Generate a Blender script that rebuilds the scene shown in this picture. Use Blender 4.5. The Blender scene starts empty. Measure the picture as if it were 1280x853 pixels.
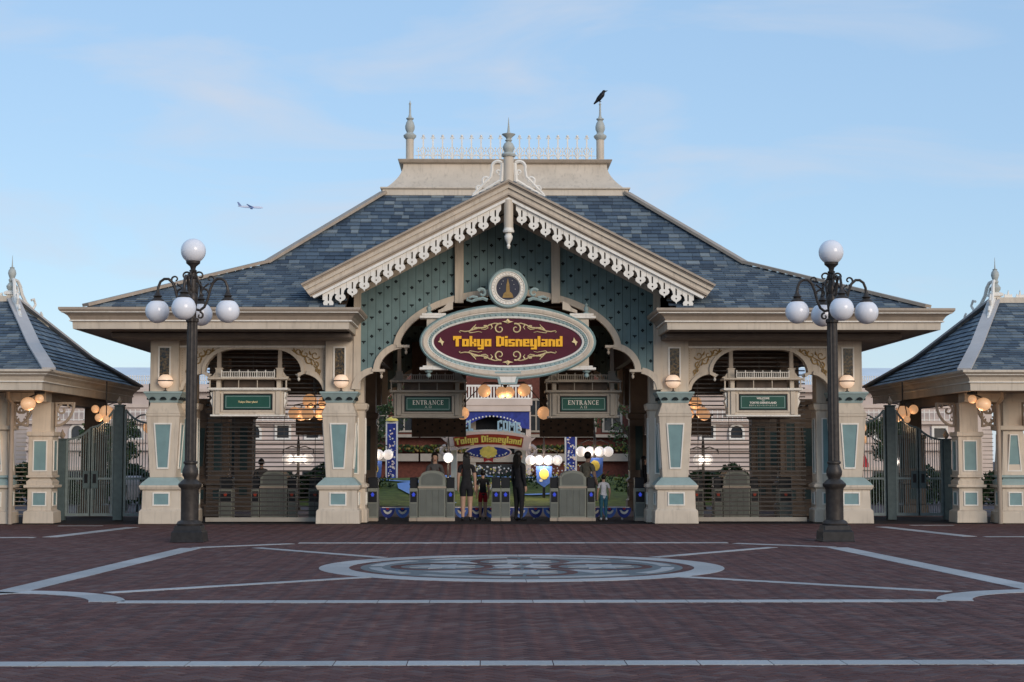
import bpy, bmesh, math, random
import numpy as np
from mathutils import Vector, Matrix
random.seed(7)
R = math.radians
PI = math.pi
S = bpy.context.scene
C = S.collection

# ------------------------------------------------------------------ camera, world, sun, exposure
cam = bpy.data.objects.new('camera', bpy.data.cameras.new('camera'))
C.objects.link(cam)
cam.location = (-0.51, 0, 1.55)
cam.rotation_euler = (R(90 + 4.08), 0, R(-0.92))
cam.data.sensor_width = 36
cam.data.lens = 36 * 2040 / 1280
cam.data.clip_start = 0.1
cam.data.clip_end = 20000
S.camera = cam

SUN_EL, SUN_AZ = 16.0, 148.0          # azimuth clockwise from +Y (seen from above): behind the camera, to the right
w = bpy.data.worlds.new('World')
S.world = w
w.use_nodes = True
wn, wl = w.node_tree.nodes, w.node_tree.links
wn.clear()
wo = wn.new('ShaderNodeOutputWorld')
bg = wn.new('ShaderNodeBackground')
bg.inputs['Strength'].default_value = 0.15
sky = wn.new('ShaderNodeTexSky')
sky.sky_type = 'NISHITA'
sky.sun_disc = False
sky.sun_elevation = R(SUN_EL)
sky.sun_rotation = R(SUN_AZ)
sky.air_density = 1.0
sky.dust_density = 0.3
sky.ozone_density = 1.0
tc = wn.new('ShaderNodeTexCoord')
mp = wn.new('ShaderNodeMapping')
mp.inputs['Scale'].default_value = (2.2, 2.2, 10.0)
mp.inputs['Rotation'].default_value = (0.0, 0.16, 0.5)
mp.inputs['Location'].default_value = (3.1, 0.4, 1.3)
nz = wn.new('ShaderNodeTexNoise')
nz.inputs['Scale'].default_value = 2.0
nz.inputs['Detail'].default_value = 7
nz.inputs['Roughness'].default_value = 0.55
nz.inputs['Distortion'].default_value = 0.6
rp = wn.new('ShaderNodeMapRange')
rp.inputs['From Min'].default_value = 0.46
rp.inputs['From Max'].default_value = 0.76
rp.inputs['To Max'].default_value = 0.8
cm = wn.new('ShaderNodeMixRGB')
cm.inputs[2].default_value = (3.7, 4.0, 4.6, 1)
wl.new(tc.outputs['Generated'], mp.inputs['Vector'])
wl.new(mp.outputs['Vector'], nz.inputs['Vector'])
wl.new(nz.outputs['Fac'], rp.inputs['Value'])
wl.new(rp.outputs['Result'], cm.inputs[0])
even = wn.new('ShaderNodeMixRGB')          # thin high veil evens the blue out
even.inputs[0].default_value = 0.66
even.inputs[2].default_value = (2.05, 3.25, 4.95, 1)
wl.new(sky.outputs['Color'], even.inputs[1])
wl.new(even.outputs['Color'], cm.inputs[1])
wl.new(cm.outputs['Color'], bg.inputs['Color'])
wl.new(bg.outputs['Background'], wo.inputs['Surface'])

sun = bpy.data.lights.new('sun', 'SUN')
sun.energy = 1.5
sun.angle = R(28)
sun.color = (1.0, 0.86, 0.72)
so = bpy.data.objects.new('sun', sun)
C.objects.link(so)
sd = Vector((math.sin(R(SUN_AZ)) * math.cos(R(SUN_EL)), math.cos(R(SUN_AZ)) * math.cos(R(SUN_EL)), math.sin(R(SUN_EL))))
so.rotation_euler = sd.to_track_quat('Z', 'Y').to_euler()
so.location = (20, -20, 30)

S.view_settings.view_transform = 'Standard'
S.view_settings.look = 'None'
S.view_settings.exposure = 0.2
S.view_settings.gamma = 1.0
S.view_settings.use_curve_mapping = False

# ------------------------------------------------------------------ materials
MAT = {}


def mat(name, col, rough=0.55, var=0.12, scale=6.0, bump=0.0, metal=0.0, emit=None, es=0.0, grime=0.0):
    """painted / plain surface with fine colour variation, optional grime streaks and relief"""
    m = bpy.data.materials.new(name)
    m.use_nodes = True
    n, l = m.node_tree.nodes, m.node_tree.links
    b = n['Principled BSDF']
    geo = n.new('ShaderNodeNewGeometry')
    t = n.new('ShaderNodeTexNoise')
    t.inputs['Scale'].default_value = scale
    t.inputs['Detail'].default_value = 6
    l.new(geo.outputs['Position'], t.inputs['Vector'])
    mr = n.new('ShaderNodeMapRange')
    mr.inputs['From Min'].default_value = 0.3
    mr.inputs['From Max'].default_value = 0.7
    mr.inputs['To Min'].default_value = 1 - var
    mr.inputs['To Max'].default_value = 1 + var
    l.new(t.outputs['Fac'], mr.inputs['Value'])
    mx = n.new('ShaderNodeVectorMath')
    mx.operation = 'SCALE'
    mx.inputs[0].default_value = col
    l.new(mr.outputs['Result'], mx.inputs['Scale'])
    out = mx.outputs['Vector']
    if grime:
        mp_ = n.new('ShaderNodeMapping')
        mp_.inputs['Scale'].default_value = (14, 14, 1.2)
        l.new(geo.outputs['Position'], mp_.inputs['Vector'])
        t2 = n.new('ShaderNodeTexNoise')
        t2.inputs['Scale'].default_value = 1.0
        t2.inputs['Detail'].default_value = 5
        l.new(mp_.outputs['Vector'], t2.inputs['Vector'])
        r2 = n.new('ShaderNodeMapRange')
        r2.inputs['From Min'].default_value = 0.52
        r2.inputs['From Max'].default_value = 0.75
        r2.inputs['To Max'].default_value = grime
        l.new(t2.outputs['Fac'], r2.inputs['Value'])
        mg = n.new('ShaderNodeMixRGB')
        mg.inputs[2].default_value = (0.16, 0.13, 0.10, 1)
        l.new(r2.outputs['Result'], mg.inputs[0])
        l.new(out, mg.inputs[1])
        out = mg.outputs[0]
    l.new(out, b.inputs['Base Color'])
    b.inputs['Roughness'].default_value = rough
    b.inputs['Metallic'].default_value = metal
    b.inputs['Specular IOR Level'].default_value = 0.25 if rough > .3 else 0.5
    if bump:
        t3 = n.new('ShaderNodeTexNoise')
        t3.inputs['Scale'].default_value = scale * 9
        t3.inputs['Detail'].default_value = 4
        l.new(geo.outputs['Position'], t3.inputs['Vector'])
        bp = n.new('ShaderNodeBump')
        bp.inputs['Strength'].default_value = bump
        bp.inputs['Distance'].default_value = 0.01
        l.new(t3.outputs['Fac'], bp.inputs['Height'])
        l.new(bp.outputs['Normal'], b.inputs['Normal'])
    if emit:
        b.inputs['Emission Color'].default_value = (*emit, 1)
        b.inputs['Emission Strength'].default_value = es
    MAT[name] = m
    return m


def tone_mat(name, stops, rough=0.6, bump=0.3, scale=30.0, spec=0.5):
    """per-piece colour: fract(mesh attribute 'tone' + object random) through a ramp, plus grain"""
    m = bpy.data.materials.new(name)
    m.use_nodes = True
    n, l = m.node_tree.nodes, m.node_tree.links
    b = n['Principled BSDF']
    at = n.new('ShaderNodeAttribute')
    at.attribute_name = 'tone'
    oi = n.new('ShaderNodeObjectInfo')
    ad = n.new('ShaderNodeMath')
    l.new(at.outputs['Fac'], ad.inputs[0])
    l.new(oi.outputs['Random'], ad.inputs[1])
    fr = n.new('ShaderNodeMath')
    fr.operation = 'FRACT'
    l.new(ad.outputs[0], fr.inputs[0])
    cr = n.new('ShaderNodeValToRGB')
    cr.color_ramp.elements.remove(cr.color_ramp.elements[1])
    cr.color_ramp.elements[0].position = stops[0][0]
    cr.color_ramp.elements[0].color = (*stops[0][1], 1)
    for p, c in stops[1:]:
        e = cr.color_ramp.elements.new(p)
        e.color = (*c, 1)
    l.new(fr.outputs[0], cr.inputs['Fac'])
    geo = n.new('ShaderNodeNewGeometry')
    t = n.new('ShaderNodeTexNoise')
    t.inputs['Scale'].default_value = scale
    t.inputs['Detail'].default_value = 5
    l.new(geo.outputs['Position'], t.inputs['Vector'])
    t0 = n.new('ShaderNodeTexNoise')
    t0.inputs['Scale'].default_value = 0.9
    t0.inputs['Detail'].default_value = 4
    l.new(geo.outputs['Position'], t0.inputs['Vector'])
    am = n.new('ShaderNodeMath')
    l.new(t.outputs['Fac'], am.inputs[0])
    l.new(t0.outputs['Fac'], am.inputs[1])
    mr = n.new('ShaderNodeMapRange')
    mr.inputs['From Min'].default_value = 0.6
    mr.inputs['From Max'].default_value = 1.4
    mr.inputs['To Min'].default_value = 0.8
    mr.inputs['To Max'].default_value = 1.2
    l.new(am.outputs[0], mr.inputs['Value'])
    mx = n.new('ShaderNodeVectorMath')
    mx.operation = 'SCALE'
    l.new(cr.outputs['Color'], mx.inputs[0])
    l.new(mr.outputs['Result'], mx.inputs['Scale'])
    l.new(mx.outputs['Vector'], b.inputs['Base Color'])
    b.inputs['Roughness'].default_value = rough
    b.inputs['Specular IOR Level'].default_value = spec
    bp = n.new('ShaderNodeBump')
    bp.inputs['Strength'].default_value = bump
    bp.inputs['Distance'].default_value = 0.006
    l.new(t.outputs['Fac'], bp.inputs['Height'])
    l.new(bp.outputs['Normal'], b.inputs['Normal'])
    MAT[name] = m
    return m


mat('beige', (0.61, 0.52, 0.415), 0.5, 0.09, 2.2, 0.05, grime=0.30)
mat('trim', (0.83, 0.78, 0.70), 0.5, 0.07, 4, 0.04, grime=0.22)
mat('taupe', (0.39, 0.315, 0.245), 0.5, 0.09, 3, 0.05, grime=0.22)
mat('grey_teal', (0.44, 0.455, 0.42), 0.5, 0.08, 4, 0.05, grime=0.2)
mat('bar_paint', (0.20, 0.245, 0.245), 0.45, 0.15, 9, 0.1)
mat('flashing', (0.50, 0.47, 0.45), 0.5, 0.06, 3, 0.05, grime=0.1)
mat('white', (0.82, 0.77, 0.69), 0.5, 0.05, 5, 0.04, grime=0.2)
mat('teal', (0.19, 0.30, 0.305), 0.5, 0.10, 4, 0.05, grime=0.10)
mat('pale_teal', (0.31, 0.405, 0.395), 0.5, 0.08, 4, 0.05, grime=0.12)
mat('gable_green', (0.155, 0.235, 0.24), 0.55, 0.12, 3, 0.05, grime=0.15)
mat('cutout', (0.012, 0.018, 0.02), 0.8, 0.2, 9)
mat('shaded_beige', (0.15, 0.115, 0.09), 0.55, 0.12, 4, 0.05)  # dark copy of beige, shade under the roofs put into the paint
mat('shaded_teal', (0.035, 0.07, 0.075), 0.55, 0.12, 4, 0.05)  # dark copy of teal, panels carry the same indoor shade in their colour
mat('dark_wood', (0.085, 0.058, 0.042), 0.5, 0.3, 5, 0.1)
mat('soffit', (0.17, 0.135, 0.11), 0.6, 0.15, 3, 0.05)  # browned eaves paint, shade under the overhang put into its colour
mat('iron', (0.055, 0.047, 0.042), 0.45, 0.25, 12, 0.15, 0.3)
mat('dark_iron', (0.028, 0.026, 0.026), 0.5, 0.25, 12, 0.15, 0.2)
mat('gate_paint', (0.09, 0.125, 0.13), 0.45, 0.15, 9, 0.1)
mat('gold', (0.55, 0.36, 0.12), 0.38, 0.15, 20, 0.05, 0.55)
mat('old_gold', (0.30, 0.19, 0.07), 0.5, 0.2, 20, 0.05, 0.3)
mat('cream_gold', (0.78, 0.62, 0.33), 0.4, 0.12, 30, 0.05, 0.25)
mat('yellow_letter', (1.0, 0.50, 0.03), 0.35, 0.04, 20)
mat('maroon', (0.085, 0.010, 0.024), 0.6, 0.12, 6)
mat('sign_green', (0.018, 0.085, 0.062), 0.35, 0.1, 5)
mat('night_blue', (0.02, 0.018, 0.035), 0.3, 0.2, 5)
mat('globe', (0.80, 0.80, 0.84), 0.18, 0.03, 3)
mat('amber', (0.80, 0.56, 0.36), 0.3, 0.08, 6, emit=(1.0, 0.50, 0.23), es=0.36)
mat('warm_globe', (0.85, 0.72, 0.60), 0.25, 0.05, 6, emit=(1.0, 0.62, 0.38), es=0.42)
mat('park_globe', (0.85, 0.82, 0.8), 0.25, 0.05, 6, emit=(1.0, 0.85, 0.75), es=0.5)
mat('ochre_glass', (0.075, 0.045, 0.014), 0.2, 1.6, 22)
mat('frame_grey', (0.34, 0.30, 0.25), 0.5, 0.08, 4, 0.05)
mat('booth', (0.21, 0.215, 0.18), 0.5, 0.1, 4, 0.05)
mat('booth_dark', (0.13, 0.137, 0.12), 0.5, 0.1, 4, 0.05)
mat('black', (0.012, 0.012, 0.014), 0.4, 0.2, 8)
mat('screen_blue', (0.01, 0.02, 0.2), 0.3, 0.05, 8, emit=(0.05, 0.10, 1.0), es=0.35)
mat('lawn', (0.115, 0.125, 0.022), 0.9, 0.35, 3, 0.4)
mat('foliage', (0.022, 0.042, 0.016), 0.9, 0.5, 8, 0.4)
mat('path_blue', (0.20, 0.32, 0.62), 0.5, 0.1, 4)
mat('blue', (0.03, 0.045, 0.24), 0.5, 0.25, 6)
mat('bright_blue', (0.10, 0.2, 0.6), 0.5, 0.2, 8)
mat('red', (0.42, 0.03, 0.035), 0.5, 0.15, 6)
mat('banner_yellow', (0.86, 0.66, 0.14), 0.5, 0.15, 10)
mat('pink', (0.93, 0.70, 0.59), 0.5, 0.06, 6)
mat('sign_red', (0.36, 0.045, 0.02), 0.5, 0.15, 6)
mat('aqua', (0.55, 0.76, 0.86), 0.5, 0.1, 10)
mat('brick_wall', (0.12, 0.038, 0.026), 0.7, 0.25, 7, 0.2)
mat('cream_wall', (0.62, 0.50, 0.42), 0.6, 0.08, 1.5, 0.05)
mat('pale_wall', (0.58, 0.48, 0.43), 0.6, 0.08, 1.5, 0.05)
mat('window_glass', (0.035, 0.04, 0.045), 0.08, 0.2, 2)
mat('glass_roof', (0.66, 0.72, 0.76), 0.5, 0.06, 1)
mat('skin', (0.45, 0.27, 0.19), 0.5, 0.06, 20)
mat('hair', (0.012, 0.010, 0.009), 0.45, 0.3, 30)
mat('cloth_black', (0.016, 0.015, 0.017), 0.8, 0.3, 15, 0.2)
mat('cloth_grey', (0.09, 0.085, 0.085), 0.8, 0.2, 15, 0.2)
mat('cloth_white', (0.55, 0.55, 0.58), 0.8, 0.12, 15, 0.2)
mat('cloth_teal', (0.035, 0.12, 0.17), 0.8, 0.2, 15, 0.2)
mat('cloth_red', (0.28, 0.012, 0.018), 0.8, 0.2, 15, 0.2)
mat('cloth_khaki', (0.17, 0.15, 0.11), 0.8, 0.2, 15, 0.2)
mat('plane_white', (0.55, 0.57, 0.66), 0.4, 0.04, 0.2)
mat('plane_blue', (0.14, 0.2, 0.36), 0.4, 0.1, 0.2)
mat('feather', (0.008, 0.008, 0.011), 0.4, 0.4, 60, 0.3)
mat('bark', (0.06, 0.045, 0.03), 0.9, 0.4, 12, 0.5)
mat('leaf', (0.045, 0.075, 0.025), 0.7, 0.55, 2.5)
mat('mortar', (0.022, 0.016, 0.016), 0.95, 0.3, 8, 0.2)
mat('far_ground', (0.10, 0.075, 0.072), 0.8, 0.2, 2, 0.2)
mat('courtyard', (0.13, 0.085, 0.08), 0.75, 0.2, 4, 0.2)
tone_mat('slate', [(0.0, (0.048, 0.068, 0.096)), (0.35, (0.072, 0.102, 0.138)), (0.64, (0.100, 0.134, 0.168)),
                   (0.84, (0.148, 0.180, 0.204)), (1.0, (0.215, 0.245, 0.255))], 0.55, 0.5, 40, 0.35)
tone_mat('paver', [(0.0, (0.082, 0.040, 0.037)), (0.4, (0.108, 0.054, 0.049)), (0.75, (0.127, 0.066, 0.059)),
                   (0.92, (0.114, 0.075, 0.072)), (1.0, (0.148, 0.084, 0.073))], 0.8, 0.25, 60, 0.15)
tone_mat('worn_stone', [(0.0, (0.29, 0.29, 0.29)), (1.0, (0.37, 0.365, 0.36))], 0.65, 0.2, 25, 0.3)
tone_mat('pale_stone', [(0.0, (0.33, 0.325, 0.32)), (1.0, (0.44, 0.43, 0.42))], 0.6, 0.2, 25, 0.4)
tone_mat('grey_stone', [(0.0, (0.085, 0.10, 0.105)), (1.0, (0.12, 0.135, 0.14))], 0.6, 0.2, 25, 0.4)
M = MAT

# ------------------------------------------------------------------ helpers
WP = {}


def wp(o):
    return WP.get(o.name, Vector((0, 0, 0))) if o else Vector((0, 0, 0))


def empty(name, loc, label, cat, group=None):
    o = bpy.data.objects.new(name, None)
    C.objects.link(o)
    o.empty_display_size = 0.3
    o.location = loc
    o['label'] = label
    o['category'] = cat
    if group:
        o['group'] = group
    WP[o.name] = Vector(loc)
    return o


def tag(o, label=None, cat=None, group=None, kind=None):
    if label: o['label'] = label
    if cat: o['category'] = cat
    if group: o['group'] = group
    if kind: o['kind'] = kind
    return o


class MB:
    """collects shapes (world coordinates) and links them as ONE mesh object"""

    def __init__(s):
        s.v, s.f, s.m, s.mats, s.tone, s.cur = [], [], [], [], [], 0

    def use(s, name):
        if name not in s.mats: s.mats.append(name)
        s.cur = s.mats.index(name)
        return s

    def add(s, vs, fs, t=None):
        b = len(s.v)
        s.v += [tuple(p) for p in vs]
        s.f += [tuple(b + i for i in f) for f in fs]
        s.m += [s.cur] * len(fs)
        s.tone += [t or 0.0] * len(fs)
        return s

    def box(s, x0, y0, z0, x1, y1, z1):
        if x0 > x1: x0, x1 = x1, x0
        if y0 > y1: y0, y1 = y1, y0
        if z0 > z1: z0, z1 = z1, z0
        return s.add([(x0, y0, z0), (x1, y0, z0), (x1, y1, z0), (x0, y1, z0), (x0, y0, z1), (x1, y0, z1), (x1, y1, z1), (x0, y1, z1)],
                     [(0, 3, 2, 1), (4, 5, 6, 7), (0, 1, 5, 4), (1, 2, 6, 5), (2, 3, 7, 6), (3, 0, 4, 7)])

    def stack(s, cx, cy, levels):
        """rectangular loops (z, hx, hy) joined upward, capped"""
        vs, fs = [], []
        for z, hx, hy in levels:
            vs += [(cx - hx, cy - hy, z), (cx + hx, cy - hy, z), (cx + hx, cy + hy, z), (cx - hx, cy + hy, z)]
        for i in range(len(levels) - 1):
            for k in range(4):
                fs.append((4 * i + k, 4 * i + (k + 1) % 4, 4 * i + 4 + (k + 1) % 4, 4 * i + 4 + k))
        fs.append((3, 2, 1, 0))
        n = 4 * (len(levels) - 1)
        fs.append((n, n + 1, n + 2, n + 3))
        return s.add(vs, fs)

    def lathe(s, cx, cy, prof, seg=12, axis='z', flute=0):
        vs, fs = [], []
        for j, (r, z) in enumerate(prof):
            for k in range(seg):
                a = 2 * PI * k / seg
                rr = r * (1 - (flute if k % 2 else 0))
                if axis == 'z':
                    vs.append((cx + rr * math.cos(a), cy + rr * math.sin(a), z))
        for j in range(len(prof) - 1):
            for k in range(seg):
                k2 = (k + 1) % seg
                fs.append((j * seg + k, j * seg + k2, (j + 1) * seg + k2, (j + 1) * seg + k))
        fs.append(tuple(reversed(range(seg))))
        fs.append(tuple((len(prof) - 1) * seg + k for k in range(seg)))
        return s.add(vs, fs)

    def ball(s, c, r, seg=14, ring=9, sc=(1, 1, 1)):
        vs, fs = [], []
        for j in range(1, ring):
            t = PI * j / ring
            for k in range(seg):
                a = 2 * PI * k / seg
                vs.append((c[0] + sc[0] * r * math.sin(t) * math.cos(a), c[1] + sc[1] * r * math.sin(t) * math.sin(a), c[2] + sc[2] * r * math.cos(t)))
        top = len(vs); vs.append((c[0], c[1], c[2] + sc[2] * r)); vs.append((c[0], c[1], c[2] - sc[2] * r))
        for j in range(ring - 2):
            for k in range(seg):
                k2 = (k + 1) % seg
                fs.append((j * seg + k, (j + 1) * seg + k, (j + 1) * seg + k2, j * seg + k2))
        for k in range(seg):
            k2 = (k + 1) % seg
            fs.append((top, k, k2))
            fs.append((top + 1, (ring - 2) * seg + k2, (ring - 2) * seg + k))
        return s.add(vs, fs)

    def prism(s, poly, y0, y1):
        """polygon in XZ extruded from y0 (front) to y1"""
        n = len(poly)
        vs = [(x, y0, z) for x, z in poly] + [(x, y1, z) for x, z in poly]
        fs = [tuple(range(n)), tuple(reversed(range(n, 2 * n)))]
        for i in range(n):
            j = (i + 1) % n
            fs.append((j, i, n + i, n + j))
        return s.add(vs, fs)

    def slab(s, poly, z0, z1):
        n = len(poly)
        vs = [(x, y, z1) for x, y in poly] + [(x, y, z0) for x, y in poly]
        fs = [tuple(range(n)), tuple(reversed(range(n, 2 * n)))]
        for i in range(n):
            j = (i + 1) % n
            fs.append((j, i, n + i, n + j))
        return s.add(vs, fs)

    def ribbon(s, path, w0, w1, y0, y1):
        """band along an XZ path, from offset w0 to w1 along the left normal"""
        n = len(path)
        P = [Vector(p) for p in path]
        a, b = [], []
        for i in range(n):
            d = (P[min(i + 1, n - 1)] - P[max(i - 1, 0)]).normalized()
            nn = Vector((-d.y, d.x))
            a.append(P[i] + nn * w0); b.append(P[i] + nn * w1)
        vs = []
        for y in (y0, y1):
            vs += [(p.x, y, p.y) for p in a] + [(p.x, y, p.y) for p in b]
        fs = []
        N = 2 * n
        for i in range(n - 1):
            fs.append((i, i + 1, n + i + 1, n + i))
            fs.append((N + i, N + n + i, N + n + i + 1, N + i + 1))
            fs.append((i, N + i, N + i + 1, i + 1))
            fs.append((n + i, n + i + 1, N + n + i + 1, N + n + i))
        fs.append((0, n, N + n, N)); fs.append((n - 1, N + n - 1, N + N - 1, n + n - 1))
        return s.add(vs, fs)

    def tube(s, path, r, seg=6):
        P = [Vector(p) for p in path]
        n = len(P)
        rs = r if isinstance(r, (list, tuple)) else [r] * n
        vs, fs = [], []
        ref = None
        for i in range(n):
            d = (P[min(i + 1, n - 1)] - P[max(i - 1, 0)])
            if d.length < 1e-9: d = Vector((0, 0, 1))
            d.normalize()
            if ref is None:
                ref = Vector((0, 1, 0)) if abs(d.y) < 0.9 else Vector((1, 0, 0))
            u = (ref - d * ref.dot(d)).normalized()
            v = d.cross(u)
            ref = u
            for k in range(seg):
                a = 2 * PI * k / seg
                vs.append(P[i] + (u * math.cos(a) + v * math.sin(a)) * rs[i])
        for i in range(n - 1):
            for k in range(seg):
                k2 = (k + 1) % seg
                fs.append((i * seg + k, i * seg + k2, (i + 1) * seg + k2, (i + 1) * seg + k))
        fs.append(tuple(reversed(range(seg)))); fs.append(tuple((n - 1) * seg + k for k in range(seg)))
        return s.add(vs, fs)

    def sweep(s, path, prof, mats):
        """moulding: profile (outward offset, z) along a plan path; outward = right of travel; mats per profile segment"""
        P = [Vector(p) for p in path]
        n = len(P)
        nor = []
        for i in range(n):
            ds = []
            if i > 0: ds.append((P[i] - P[i - 1]).normalized())
            if i < n - 1: ds.append((P[i + 1] - P[i]).normalized())
            ns = [Vector((d.y, -d.x)) for d in ds]
            if len(ns) == 2:
                b = (ns[0] + ns[1]); b = b / b.length
                nor.append(b / max(0.2, b.dot(ns[0])))
            else:
                nor.append(ns[0])
        m = len(prof)
        for j in range(m - 1):
            s.use(mats[j])
            vs = []
            for i in range(n):
                for o, z in (prof[j], prof[j + 1]):
                    q = P[i] + nor[i] * o
                    vs.append((q.x, q.y, z))
            s.add(vs, [(2 * i, 2 * i + 1, 2 * i + 3, 2 * i + 2) for i in range(n - 1)])
        for i in (0, n - 1):
            s.use(mats[0])
            vs = [((P[i] + nor[i] * o).x, (P[i] + nor[i] * o).y, z) for o, z in prof]
            s.add(vs, [tuple(range(m)) if i == 0 else tuple(reversed(range(m)))])
        return s

    def xf(s, mtx, start=0):
        s.v[start:] = [tuple(mtx @ Vector(p)) for p in s.v[start:]]
        return s

    def build(s, name, parent=None, mats=None, smooth=False, bev=0.0, origin=None):
        V = np.array(s.v, dtype=float)
        lo, hi = V.min(0), V.max(0)
        org = Vector(origin) if origin is not None else Vector(((lo[0] + hi[0]) / 2, (lo[1] + hi[1]) / 2, lo[2]))
        me = bpy.data.meshes.new(name)
        me.from_pydata([tuple(p) for p in (V - np.array(org))], [], s.f)
        for nm in (s.mats or [mats]): me.materials.append(M[nm])
        if s.mats: me.polygons.foreach_set('material_index', s.m)
        if any(s.tone):
            a = me.attributes.new('tone', 'FLOAT', 'FACE')
            a.data.foreach_set('value', s.tone)
        if smooth:
            me.polygons.foreach_set('use_smooth', [True] * len(s.f))
            me.set_sharp_from_angle(angle=R(38))
        me.update()
        return link(name, me, parent, org, bev)


def link(name, me, parent, world, bev=0.0):
    o = bpy.data.objects.new(name, me)
    C.objects.link(o)
    if parent:
        o.parent = parent
    o.location = Vector(world) - wp(parent)
    WP[o.name] = Vector(world)
    if bev:
        b = o.modifiers.new('bevel', 'BEVEL')
        b.width = bev; b.segments = 1; b.limit_method = 'ANGLE'; b.angle_limit = R(40)
    return o


def copy_tree(o, parent=None):
    c = o.copy()
    C.objects.link(c)
    if parent: c.parent = parent
    for ch in list(o.children): copy_tree(ch, c)
    return c


def copy_part(o, world, parent, rotz=0.0):
    """copy of a part (with its sub-parts) at another place"""
    c = o.copy(); C.objects.link(c)
    c.parent = parent
    c.location = Vector(world) - wp(parent)
    c.rotation_euler.z = rotz
    WP[c.name] = Vector(world)
    for ch in list(o.children):
        d = ch.copy(); C.objects.link(d); d.parent = c
    return c


def MBu(name): return MB().use(name)


def arc(cx, cz, rx, rz, a0, a1, n=12):
    return [(cx + rx * math.cos(R(a0 + (a1 - a0) * i / n)), cz + rz * math.sin(R(a0 + (a1 - a0) * i / n))) for i in range(n + 1)]


def spiral(cx, cz, r0, r1, a0, a1, n=16):
    return [(cx + (r0 + (r1 - r0) * i / n) * math.cos(R(a0 + (a1 - a0) * i / n)), cz + (r0 + (r1 - r0) * i / n) * math.sin(R(a0 + (a1 - a0) * i / n))) for i in range(n + 1)]


def xz(path, y): return [(x, y, z) for x, z in path]


def taper(n, r0, r1): return [r0 + (r1 - r0) * i / (n - 1) for i in range(n)]


def text(body, size, loc, material, parent, name='lettering', bold=0.0, ext=0.004, sx=1.0):
    cu = bpy.data.curves.new('text', 'FONT')
    cu.body = body; cu.size = size; cu.align_x = 'CENTER'; cu.align_y = 'CENTER'
    cu.offset = bold; cu.extrude = ext
    t = bpy.data.objects.new('text', cu)
    C.objects.link(t)
    bpy.context.view_layer.update()
    me = bpy.data.meshes.new_from_object(t.evaluated_get(bpy.context.evaluated_depsgraph_get()))
    bpy.data.objects.remove(t)
    me.transform(Matrix.Rotation(R(90), 4, 'X') @ Matrix.Scale(sx, 4, (1, 0, 0)))
    me.materials.clear(); me.materials.append(M[material])
    me.name = name
    return link(name, me, parent, loc)


BLOCK = {
    'T': (5.2, [(0, 5.1, 5.2, 7), (1.6, 0, 3.6, 5.1), (0, 4.2, 0.9, 5.1)]),
    'o': (4.2, [(0, 0, 1.7, 5), (2.5, 0, 4.2, 5), (1.7, 0, 2.5, 1.2), (1.7, 3.8, 2.5, 5)]),
    'k': (4.3, [(0, 0, 1.7, 7), (1.7, 1.9, 2.6, 3.1), (2.6, 2.7, 4.3, 5), (2.6, 0, 4.3, 2.3)]),
    'y': (4.2, [(0, 0, 1.7, 5), (2.5, -2, 4.2, 5), (1.7, 0, 2.5, 1.1), (0.4, -2, 2.5, -0.8)]),
    'D': (5.0, [(0, 0, 2.0, 7), (3.0, 0.5, 5.0, 6.5), (2.0, 0, 3.0, 1.4), (2.0, 5.6, 3.0, 7)]),
    'i': (1.8, [(0, 0, 1.8, 5), (0, 5.7, 1.8, 7)]),
    's': (4.0, [(0, 3.8, 4, 5), (0, 2.9, 1.6, 3.8), (0, 2.0, 4, 2.9), (2.4, 1.2, 4, 2.0), (0, 0, 4, 1.2)]),
    'n': (4.2, [(0, 0, 1.7, 5), (1.7, 3.8, 2.5, 5), (2.5, 0, 4.2, 4.7)]),
    'e': (4.1, [(0, 0, 1.7, 5), (1.7, 3.9, 4.1, 5), (2.7, 2.9, 4.1, 3.9), (1.7, 2.0, 4.1, 2.9), (1.7, 0, 4.1, 1.1)]),
    'l': (1.8, [(0, 0, 1.8, 7)]),
    'a': (4.1, [(0.3, 3.9, 4.1, 5), (2.5, 0, 4.1, 3.9), (0, 1.9, 2.5, 2.8), (0, 0, 1.6, 1.9), (1.6, 0, 2.5, 1.0)]),
    'd': (4.2, [(0, 0, 1.7, 5), (2.5, 0, 4.2, 7), (1.7, 0, 2.5, 1.2), (1.7, 3.8, 2.5, 5)]),
    'W': (6.4, [(0, 0.6, 1.6, 7), (2.5, 0.6, 3.9, 6), (4.8, 0.6, 6.4, 7), (1.6, 0, 2.5, 1.5), (3.9, 0, 4.8, 1.5)]),
    'E': (4.2, [(0, 0, 1.8, 7), (1.8, 5.6, 4.2, 7), (1.8, 2.8, 3.8, 4.2), (1.8, 0, 4.2, 1.4)]),
    'L': (4.0, [(0, 0, 1.8, 7), (1.8, 0, 4.0, 1.5)]),
    'C': (4.6, [(0, 0.4, 1.8, 6.6), (1.8, 5.5, 4.6, 7), (1.8, 0, 4.6, 1.5), (3.1, 4.6, 4.6, 5.5), (3.1, 1.5, 4.6, 2.4)]),
    'O': (4.8, [(0, 0.4, 1.7, 6.6), (3.1, 0.4, 4.8, 6.6), (1.7, 0, 3.1, 1.5), (1.7, 5.5, 3.1, 7)]),
    'M': (6.2, [(0, 0, 1.6, 7), (4.6, 0, 6.2, 7), (1.6, 4.2, 2.6, 6.4), (2.6, 3.2, 3.6, 5.4), (3.6, 4.2, 4.6, 6.4)]),
    ' ': (2.2, []),
}


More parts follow.
